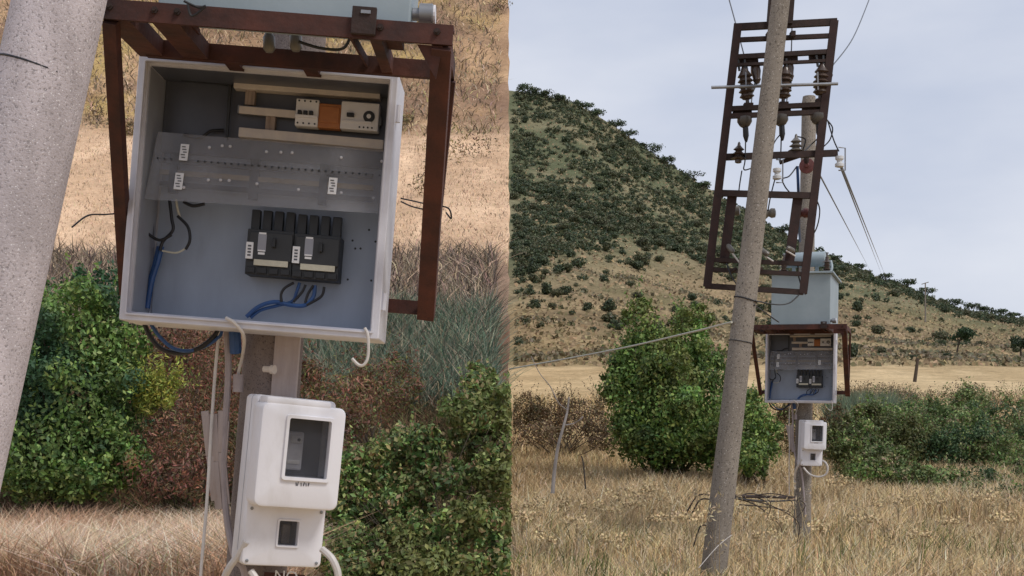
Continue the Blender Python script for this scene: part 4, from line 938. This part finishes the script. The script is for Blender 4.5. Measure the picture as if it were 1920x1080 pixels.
lb = [px_lobe(1570, 800, 28, 30, 40), px_lobe(1560, 850, 27, 25, 38), px_lobe(1490, 815, 27.5, 40, 50), px_lobe(1530, 860, 26.5, 45, 28)]
bush('russet_shrub', 'reddish brown withering shrub behind the small meter box', 'shrub', lb, 9000, .05, [(.12, .075, .04), (.16, .095, .05), (.08, .075, .03), (.07, .09, .03)], gz(1540, 27), 14, .02)
# brown brambles left of the ivy bush
lb = [px_lobe(985, 775, 29, 40, 38), px_lobe(1040, 780, 29, 50, 38), px_lobe(1100, 790, 28, 55, 42), px_lobe(1010, 815, 27, 60, 24), px_lobe(1140, 815, 26, 45, 30)]
bush('brown_brambles', 'low brown brambles left of the ivy covered bush', 'shrub', lb, 13000, .05, [(.10, .072, .042), (.13, .09, .05), (.075, .068, .03), (.16, .12, .07)], gz(1060, 28), 24, .014, clip=lambda p: p[:, 0] > .03)
# weeds by the field edge
for i in range(34):
    px = random.uniform(1575, 1900); D = random.uniform(44, 56); b = gz(px, D); h = random.uniform(.5, 1.0)
    lb = [(b.x, b.y, b.z + h * .45, h * random.uniform(.8, 1.6), h * .8, h * .6)]
    o = foliage(lb, 420, .07, [(.16, .12, .075), (.20, .145, .09), (.12, .105, .055)], base=b, jit=.2, sat=6, parent=Thing('dry_weed_clump', 'brown dry weed clump along the straw field edge', 'weed', b, None, 'weed clumps at the field edge').o)
# left half: green bush, russet scrub, near green hedge
LG = [(0.085, 0.155, 0.035), (0.12, 0.21, 0.05), (0.055, 0.105, 0.032), (0.21, 0.30, 0.09)]
lb = [px_lobe(130, 620, 17, 110, 105), px_lobe(225, 640, 17.3, 55, 85), px_lobe(120, 760, 16.7, 130, 120), px_lobe(40, 700, 17, 80, 160), px_lobe(100, 850, 16.4, 110, 85), px_lobe(225, 750, 17, 60, 90), px_lobe(60, 900, 16.2, 70, 45), px_lobe(170, 895, 16.2, 70, 45), px_lobe(240, 860, 16.4, 45, 45)]
clipm = lambda p: p[:, 0] < -.015
bush('green_bush', 'leafy bright green bush behind the large cabinet at lower left', 'bush', lb, 36000, .074, LG, gz(130, 17) + Vector((0, 0, -.1)), 14, .03, hue=(.05, .11, .05))
lb = [px_lobe(380, 720, 20, 110, 110), px_lobe(300, 820, 18.5, 90, 90), px_lobe(420, 860, 17.5, 90, 80), px_lobe(340, 880, 16.5, 120, 55)]
bush('russet_shrub', 'reddish brown scrub between the green bush and the large meter box', 'shrub', lb, 15000, .075, [(.18, .085, .055), (.14, .075, .05), (.24, .12, .07), (.09, .075, .04), (.13, .12, .05)], gz(360, 18), 40, .016, asp=.3)
lb = [px_lobe(305, 735, 16.6, 32, 32), px_lobe(275, 760, 16.6, 25, 25)]
bush('yellow_green_weed', 'small yellow green weed tuft in the russet scrub', 'weed', lb, 1400, .07, [(.28, .30, .06), (.20, .26, .06)], P(300, 770, 16.6), 6, .01, asp=.3)
lb = [px_lobe(640, 760, 17, 100, 70), px_lobe(720, 730, 18, 70, 60), px_lobe(600, 860, 16, 80, 90)]
bush('russet_shrub', 'reddish brown scrub right behind the large meter box', 'shrub', lb, 11000, .07, [(.19, .085, .06), (.15, .08, .055), (.10, .09, .045), (.14, .14, .05)], P(660, 860, 17), 26, .016, asp=.3)
HG = [(0.09, 0.16, 0.045), (0.13, 0.215, 0.065), (0.06, 0.10, 0.035), (0.25, 0.30, 0.11), (0.22, 0.17, 0.085)]
lb = [px_lobe(px_, py_, 12 + (1060 - py_) / 240 + random.uniform(-.3, .5), random.uniform(36, 66), random.uniform(32, 58)) for px_, py_ in ((690, 880), (745, 850), (700, 950), (770, 930), (840, 900), (800, 845), (900, 840), (935, 770), (880, 780), (930, 900), (680, 1020), (740, 1030), (810, 1000), (880, 980), (940, 980), (640, 950), (650, 1010), (650, 1070), (720, 990), (630, 900), (860, 1060), (780, 1080), (690, 1080), (930, 1060), (950, 840), (900, 720))]
bush('green_hedge', 'tangled green hedge filling the lower right of the left half', 'hedge', lb, 40000, .060, HG, gz(820, 12.3), 60, .007, sprig_len=.7, clip=clipm, hue=(.17, .19, .06))
# blue-green grass, weeds and dry tufts on the near hillside
def hill_blades(name, n, u0, u1, D0, D1, h, wd, cols, label, lean=.35, w=None, cat=None):
    u = rng.uniform(u0, u1, n); D = rng.uniform(D0, D1, n); x = u * D; z = hill_z(x, D)
    hh = h * rng.uniform(.5, 1.3, n); ln = rng.normal(0, lean, (n, 3)) * hh[:, None]; ln[:, 2] = 0
    V, T, C_ = blades_geo(np.stack([x, D, z - .05], 1), hh, ln, rng.uniform(.7, 1.3, n) * wd, pick(cols, n, .16, w))
    o = np_mesh(name, V, T, C_, 'straw'); tag(o, label, 'grass', None, 'stuff'); return o
hill_blades('green_grass', 16000, -.16, -.014, 21.5, 27.5, .75, .028, [(.19, .24, .17), (.15, .22, .15), (.30, .31, .22), (.11, .17, .12), (.42, .33, .24)], 'tall blue green grass on the bank right of the large cabinet', lean=.5)
hill_blades('undergrowth', 26000, -.42, -.12, 16.6, 25, .5, .022, [(.20, .10, .065), (.14, .08, .055), (.11, .13, .05), (.30, .17, .10), (.08, .065, .04), (.17, .19, .07)], 'dark reddish undergrowth between the bushes at lower left', lean=.7)
hill_blades('bank_undergrowth', 9000, -.135, -.018, 15.8, 22, .5, .022, [(.20, .11, .07), (.14, .15, .06), (.30, .19, .11), (.09, .08, .045)], 'brown and green undergrowth behind the green hedge', lean=.7)
hill_blades('dry_weeds', 11000, -.40, -.012, 26.5, 35.5, .62, .036, [(.36, .27, .20), (.26, .19, .16), (.56, .42, .29), (.18, .15, .11)], 'brownish dry weeds on the bank behind the large cabinet', lean=.65)
hill_blades('stubble', 30000, -.41, -.003, 34, 58, .14, .03, [(.72, .50, .33), (.66, .455, .29), (.78, .56, .38)], 'peach coloured stubble on the hillside behind the large cabinet')
hill_blades('hill_grass', 26000, -.42, -.009, 57, 95, .36, .06, [(.52, .37, .25), (.40, .285, .20), (.50, .40, .19), (.26, .205, .14), (.68, .50, .34)], 'coarse dry grass high on the left hillside', lean=.9)
for i in range(46):
    u = random.uniform(-.41, -.006); D = random.choice([random.uniform(58, 92), random.uniform(58, 92), random.uniform(44, 58)]); x = u * D; b = Vector((x, D, float(hill_z(x, D)))); h = random.uniform(.35, 1.1)
    lb = [(b.x, b.y, b.z + h * .5, h * random.uniform(.7, 1.2), h * .8, h * .75)]
    o = foliage(lb, 300, .13, [(.17, .12, .08), (.24, .20, .07), (.13, .11, .06), (.30, .21, .12)], base=b, jit=.2, asp=.35, sat=6, parent=Thing('dry_shrub', 'small dry shrub on the left hillside %s' % ('right of the large cabinet' if u > -.10 else 'behind or left of the large cabinet'), 'shrub', b, None, 'dry shrubs on the left hillside, %s' % ('right' if u > -.10 else 'left')).o)

# ---- dry grass of the foreground
def field(name, n, u0, u1, D0, D1, h, wd, cols, label, zfun=ground_z, lean=.3, wind=(.12, 0), patch=None, w=None, clip=None, near=False):
    s = rng.random(n); D = np.sqrt(D0 ** 2 + (D1 ** 2 - D0 ** 2) * s); u = rng.uniform(u0, u1, n); x = u * D
    if clip is not None: m = clip(x, D); x, D = x[m], D[m]; n = len(x)
    dens = fbm(x * .9, D * .9, 2, 3); m = rng.random(n) < sm(dens, .22, .55) * .85 + .15; x, D, dens = x[m], D[m], dens[m]; n = len(x)
    z = zfun(x, D); hh = h * rng.uniform(.45, 1.15, n) * (.35 + .5 * dens + .75 * fbm(x * .45 + 4, D * .45, 0, 2)) * (np.interp(D, [11, 13, 15, 17.2, 19.5, 22], [.3, .36, .42, .5, .85, .62]) if near else 1); ln = rng.normal(0, lean, (n, 3)) * hh[:, None]; ln[:, 0] += wind[0] * hh; ln[:, 2] = 0
    c = pick(cols, n, .15, w); pt = sm(fbm(x * .6 + 9, D * .6, 4, 3), .48, .64)[:, None]
    if patch is not None: c = c * (1 - pt * .75) + pick([patch], n, .15) * pt * .75
    V, T, C_ = blades_geo(np.stack([x, D, z - .03], 1), hh, ln, rng.uniform(.6, 1.4, n) * wd, c)
    o = np_mesh(name, V, T, C_, 'straw'); tag(o, label, 'grass', None, 'stuff'); return o
STRAW = [(0.74, 0.54, 0.28), (0.82, 0.63, 0.36), (0.60, 0.42, 0.215), (0.86, 0.71, 0.46), (0.28, 0.195, 0.11)]
field('dry_grass', 125000, .001, .46, 11.2, 30, .60, .012, STRAW, 'tall straw coloured dry grass across the right foreground', patch=(.50, .35, .19), lean=.55, near=True, w=[.3, .25, .22, .11, .12], clip=lambda x, D: x > .012)
field('dry_grass_far', 26000, .001, .48, 28, 56, .5, .026, STRAW, 'dry grass between the bushes and the straw field', w=[.3, .2, .25, .1, .15], clip=lambda x, D: x > .03)
field('green_grass_tufts', 5200, .0, .45, 10.5, 18, .38, .012, [(.12, .15, .04), (.20, .22, .07), (.08, .11, .035)], 'sparse green grass tufts among the dry grass', clip=lambda x, D: (x > .012) & (fbm(x * 1.1 + 3, D * 1.1, 1, 3) > .58))
field('pale_stems', 9000, .001, .46, 11.5, 24, .72, .009, [(.74, .62, .42), (.66, .52, .33), (.80, .70, .52)], 'thin pale dry stems standing above the dry grass', near=True, lean=.38, clip=lambda x, D: x > .02)
LST = [(0.88, 0.65, 0.46), (0.92, 0.73, 0.55), (0.72, 0.49, 0.33), (0.56, 0.31, 0.19), (0.94, 0.80, 0.64)]
field('pale_dry_grass', 46000, -.43, -.17, 11.5, 17.5, .62, .013, LST + [(.30, .30, .11)], 'pale pinkish dry grass at the lower left corner', lean=.75, patch=(.68, .40, .25), w=[.28, .24, .18, .12, .12, .06])
# taller seed stems
def stalks(n, u0, u1, D0, D1):
    u = rng.uniform(u0, u1, n); D = rng.uniform(D0, D1, n); x = u * D; z = ground_z(x, D); hh = rng.uniform(.6, 1.05, n); ln = rng.normal(0, .16, (n, 3)); ln[:, 2] = 0
    b = np.stack([x, D, z - .03], 1); c = pick([(.50, .38, .22), (.42, .31, .18)], n, .12)
    gs = [blades_geo(b, hh, ln, np.full(n, .008), c, .4)]
    tip = b + ln * .92; tip[:, 2] += hh * .93
    for k in range(7): gs.append(leaves_geo(tip + rng.normal(0, .022, (n, 3)) * [1, 1, 2.2], rng.normal(0, 1, (n, 3)), np.full(n, .05), pick([(.52, .41, .26), (.44, .34, .20)], n, .12), .3))
    V, T, C_ = join_geo(gs); o = np_mesh('seed_stems', V, T, C_, 'straw'); tag(o, 'tall dry stems with seed heads in the right foreground', 'grass', None, 'stuff')
stalks(260, .004, .44, 10.5, 20)
# dried flower heads, individuals sharing three meshes
def flower_mesh(k):
    n = 10 + 4 * k; h = .55 + .1 * k; gs = []
    b = np.zeros((1, 3)); gs.append(blades_geo(b, np.array([h]), np.array([[.06, 0, 0]]), np.array([.013]), pick([(.58, .44, .25)], 1, .05), .4))
    for j in range(n):
        a = rng.uniform(0, 6.28); rr = rng.uniform(.03, .16); st = np.array([[.04, 0, h * rng.uniform(.65, .8)]]); ln = np.array([[rr * math.cos(a), rr * math.sin(a), 0]]); hh = h - st[0, 2] + rng.uniform(-.04, .06)
        gs.append(blades_geo(st, np.array([hh]), ln, np.array([.007]), pick([(.60, .46, .27)], 1, .05), .6))
        tp = st + ln; tp[0, 2] += hh; gs.append(leaves_geo(np.repeat(tp, 9, 0) + rng.normal(0, .016, (9, 3)), rng.normal(0, 1, (9, 3)), np.full(9, .034), pick([(.72, .56, .33), (.64, .48, .27)], 9, .1), .8))
    V, T, C_ = join_geo(gs); o = np_mesh('dried_flower', V, T, C_, 'straw'); return o
prot = [flower_mesh(k) for k in range(3)]
spots = [(1165, 905), (1205, 905), (1210, 945), (1100, 925), (1055, 945), (1000, 960), (1160, 895), (985, 1000), (1130, 960), (1240, 960), (1080, 1000), (1180, 985), (1030, 1030), (1260, 1010), (1580, 900), (1655, 890), (1750, 900), (1690, 960), (1620, 985), (1780, 1000), (1850, 960), (1550, 1030), (1720, 1040), (1880, 1040), (1430, 1020), (1460, 990), (1300, 1040), (1140, 1040)]
for i, (px, py) in enumerate(spots):
    o = prot[i] if i < 3 else prot[i % 3].copy()
    if i >= 3: COL.objects.link(o)
    D = 12.2 + (1040 - py) / 140 * 5.0; b = gz(px, D); o.location = b; o.rotation_euler = (0, 0, random.uniform(0, 6)); s = random.uniform(.85, 1.15); o.scale = (s, s, s)
    lf = px < 1340
    tag(o, 'dried flower stalk with pale heads left of the far leaning pole' if lf else 'dried flower stalk with pale heads right of the far leaning pole', 'dried flower', 'dried flowers left of the pole' if lf else 'dried flowers right of the pole')

# ---- shrubs and trees on the far hill
def shrub_geo(n, r, zs, cols, size):
    lobes = [(random.uniform(-.4, .4) * r, random.uniform(-.4, .4) * r, r * zs * random.uniform(.45, .9), r * random.uniform(.5, .8), r * random.uniform(.5, .8), r * zs * random.uniform(.45, .7)) for _ in range(4)]
    p, d, _ = lobe_points(lobes, n, .4); return leaves_geo(p, d, rng.uniform(.7, 1.3, n) * size, pick(cols, n, .18), .75)
HS = [(.060, .088, .045), (.078, .105, .052), (.05, .072, .042), (.10, .12, .058)]
HS2 = [(.105, .115, .06), (.14, .14, .075), (.085, .098, .05)]
def hill_spots(n):
    o = []
    while len(o) < n:
        D = rng.uniform(112, 352); u = rng.uniform(-.004, .43); x = u * D
        t = (D - 110) / 240; nz = float(fbm(x / 16 + 5, D / 16, 5, 3)); left = max(0, min(1, (.30 - u) / .30))
        th = .27 + .56 * (1 - left)
        pr = (0.9 if t > th else .07 + .55 * max(0, 1 - (th - t) / .16) ** 1.5 + .08 * left * (t > .15)) * (1 if nz > .44 else .22)
        if t > .90: pr = max(pr, .75)
        if t < .12: pr *= .5
        if rng.random() < pr and x > .25: o.append((x, D, t))
    return o
hsp = hill_spots(2200)
def size_of(s): return .45 + .95 * random.random() ** 2.2 * (1 if s[2] > .3 else .7)
hs_list = [(s, size_of(s)) for s in hsp]; hs_list.sort(key=lambda a: -a[1] / a[0][1])
vars_ = []
for k in range(6):
    V, T, C_ = shrub_geo(520, 1.0, .95, HS if k < 3 else HS2, .24); o = np_mesh('hill_shrub', V, T, C_, 'leaf'); vars_.append(o)
for i, (s, r) in enumerate(hs_list[:290]):
    o = vars_[i] if i < 6 else vars_[random.randrange(6)].copy()
    if i >= 6: COL.objects.link(o)
    o.location = (s[0], s[1], float(ground_z(s[0], s[1])) - .12); o.rotation_euler = (0, 0, random.uniform(0, 6.3)); o.scale = (r * random.uniform(.9, 1.3), r, r * random.uniform(.8, 1.15))
    lf = s[0] / s[1] < .19; hi = s[2] > .45
    tag(o, ('dark shrub high on the far hill left of the leaning pole' if hi else 'shrub low on the far slope left of the leaning pole') if lf else ('dark shrub high on the far hill right of the leaning pole' if hi else 'shrub low on the far slope right of the leaning pole'), 'shrub',
        ('upper' if hi else 'lower') + (' hill shrubs left of the pole' if lf else ' hill shrubs right of the pole'))
gs = []
for s, r in hs_list[290:]:
    V, T, C_ = shrub_geo(80, r * 1.05, .95, HS if random.random() < .5 else HS2, .42 * r); V = V + np.array([s[0], s[1], float(ground_z(s[0], s[1])) - .12]); gs.append((V, T, C_))
# low scrub covering the dense upper slope
m = 0
while m < 4600:
    D = rng.uniform(150, 352); u = rng.uniform(-.002, .42); x = u * D; t = (D - 110) / 240; left = max(0, min(1, (.30 - u) / .30))
    if x < .3 or t < .29 + .58 * (1 - left) or float(fbm(x / 11, D / 11, 4, 3)) < .40: continue
    V, T, C_ = shrub_geo(18, .75, .6, HS if rng.random() < .5 else HS2, .45); gs.append((V + np.array([x, D, float(ground_z(x, D))]), T, C_)); m += 1
V, T, C_ = join_geo(gs); o = np_mesh('hill_scrub', V, T, C_, 'leaf'); tag(o, 'dense dark scrub covering the upper far hill', 'scrub', None, 'stuff')
# tussocks of dry grass and low herbs over the far slope
n = 26000; D = rng.uniform(104, 350, n) ; u = rng.uniform(0, .44, n); x = u * D; m_ = (x > .3); x, D = x[m_], D[m_]; n = len(x)
c = pick([(.34, .255, .15), (.27, .205, .12), (.17, .145, .08), (.40, .305, .18)], n, .12)
V, T, C_ = leaves_geo(np.stack([x, D, ground_z(x, D) + .15], 1), np.tile([[0, -.6, .8]], (n, 1)), rng.uniform(.25, .75, n), c, .7)
o = np_mesh('hill_tussocks', V, T, C_, 'straw'); tag(o, 'mottled dry tussocks over the far hill slope', 'grass', None, 'stuff')
# low scrub along the ledges of the old terraces
n = 9000; D = rng.choice([116, 129, 146, 166, 192], n) + rng.normal(0, 1.3, n); u = rng.uniform(0, .44, n); x = u * D; D = D + 16 * (fbm(x / 30 + 3, x * 0 + D / 60, 2, 3) - .5)
m_ = (x > .3) & (fbm(x / 6, D / 3, 1, 3) > .47); x, D = x[m_], D[m_]; n = len(x)
V, T, C_ = leaves_geo(np.stack([x, D, ground_z(x, D) + rng.uniform(.05, .5, n)], 1), np.tile([[0, -.8, .5]], (n, 1)), rng.uniform(.25, .65, n), pick([(.17, .14, .085), (.13, .125, .065), (.22, .175, .11)], n, .15), .7)
tag(np_mesh('ledge_scrub', V, T, C_, 'leaf'), 'low brown scrub along the ledges of the far slope', 'scrub', None, 'stuff')
# bluish reeds behind the small meter box
n = 5000; u = rng.uniform(.252, .30, n); D = rng.uniform(28, 33, n); x = u * D; hh = rng.uniform(.7, 1.5, n); ln = rng.normal(0, .25, (n, 3)) * hh[:, None]; ln[:, 2] = 0
V, T, C_ = blades_geo(np.stack([x, D, ground_z(x, D)], 1), hh, ln, np.full(n, .03), pick([(.15, .19, .12), (.11, .16, .10), (.20, .22, .14)], n, .15))
tag(np_mesh('reeds', V, T, C_, 'straw'), 'bluish green reeds behind the low bramble thicket', 'reeds', None, 'stuff')
# two lone trees on the slope and trees on the skyline
def tree(px, py_base, D, h, w, cols, label, group=None, lean=0, n=900, size=.3):
    b = P(px, py_base, D); b.z = min(b.z, float(ground_z(b.x, b.y)) + .05) if D > 200 else b.z
    t = Thing('tree', label, 'tree', b, None, group)
    k = MB().tube(spline([b - Vector((0, 0, .3)), b + Vector((lean * .4, 0, h * .3)), b + Vector((lean, 0, h * .62))]), [.11 - .004 * j for j in range(13)], 7)
    for a in (-1, 1): k.tube([b + Vector((lean * .6, 0, h * .4)), b + Vector((lean + a * w * .28, 0, h * .7))], [.05, .02], 5)
    t.part('trunk', k, 'bark', smooth=True)
    lobes = [(b.x + lean + random.uniform(-.33, .33) * w, b.y + random.uniform(-.2, .2) * w, b.z + h * random.uniform(.55, .82), w * random.uniform(.2, .34), w * .3, h * random.uniform(.14, .24)) for _ in range(8)]
    c = foliage(lobes, n, size, cols, parent=t.o, base=b, name='crown', asp=.75, sat=3)
tree(1794, 658, 140, 2.6, 3.0, [(.035, .07, .03), (.05, .09, .035)], 'lone round tree on the slope above the straw field', lean=.5, n=1500, size=.22)
tree(1914, 668, 140, 2.4, 2.4, [(.035, .065, .03), (.05, .08, .035)], 'dark tree at the right edge above the straw field', n=1300, size=.22)
sk = [(985, 176, 3.0), (1000, 178, 2.6), (1022, 180, 2.2), (1048, 186, 2.2), (1098, 192, 2.4), (1122, 212, 3.0), (1156, 228, 2.8), (1180, 244, 2.6), (1228, 280, 3.2), (1250, 294, 2.4), (1300, 325, 3.2), (1318, 338, 2.2), (1470, 436, 2.6), (1571, 486, 2.2), (1612, 500, 2.2), (1660, 520, 2.6), (1700, 536, 2.8), (1740, 550, 3.0), (1790, 570, 3.2), (1826, 578, 3.0), (1848, 582, 2.6), (1872, 588, 2.8), (1900, 592, 2.2)]
for i, (px, py, h) in enumerate(sk):
    tree(px, py + (6 if px > 1550 else 3), 346, h * (1.0 if px > 1550 else 1.3), h * (1.7 if px > 1550 else 1.8), HS, 'dark tree on the ridge skyline left of the leaning pole' if px < 1400 else 'dark tree on the ridge skyline right of the leaning pole', 'skyline trees left of the pole' if px < 1400 else 'skyline trees right of the pole', n=420, size=.42)
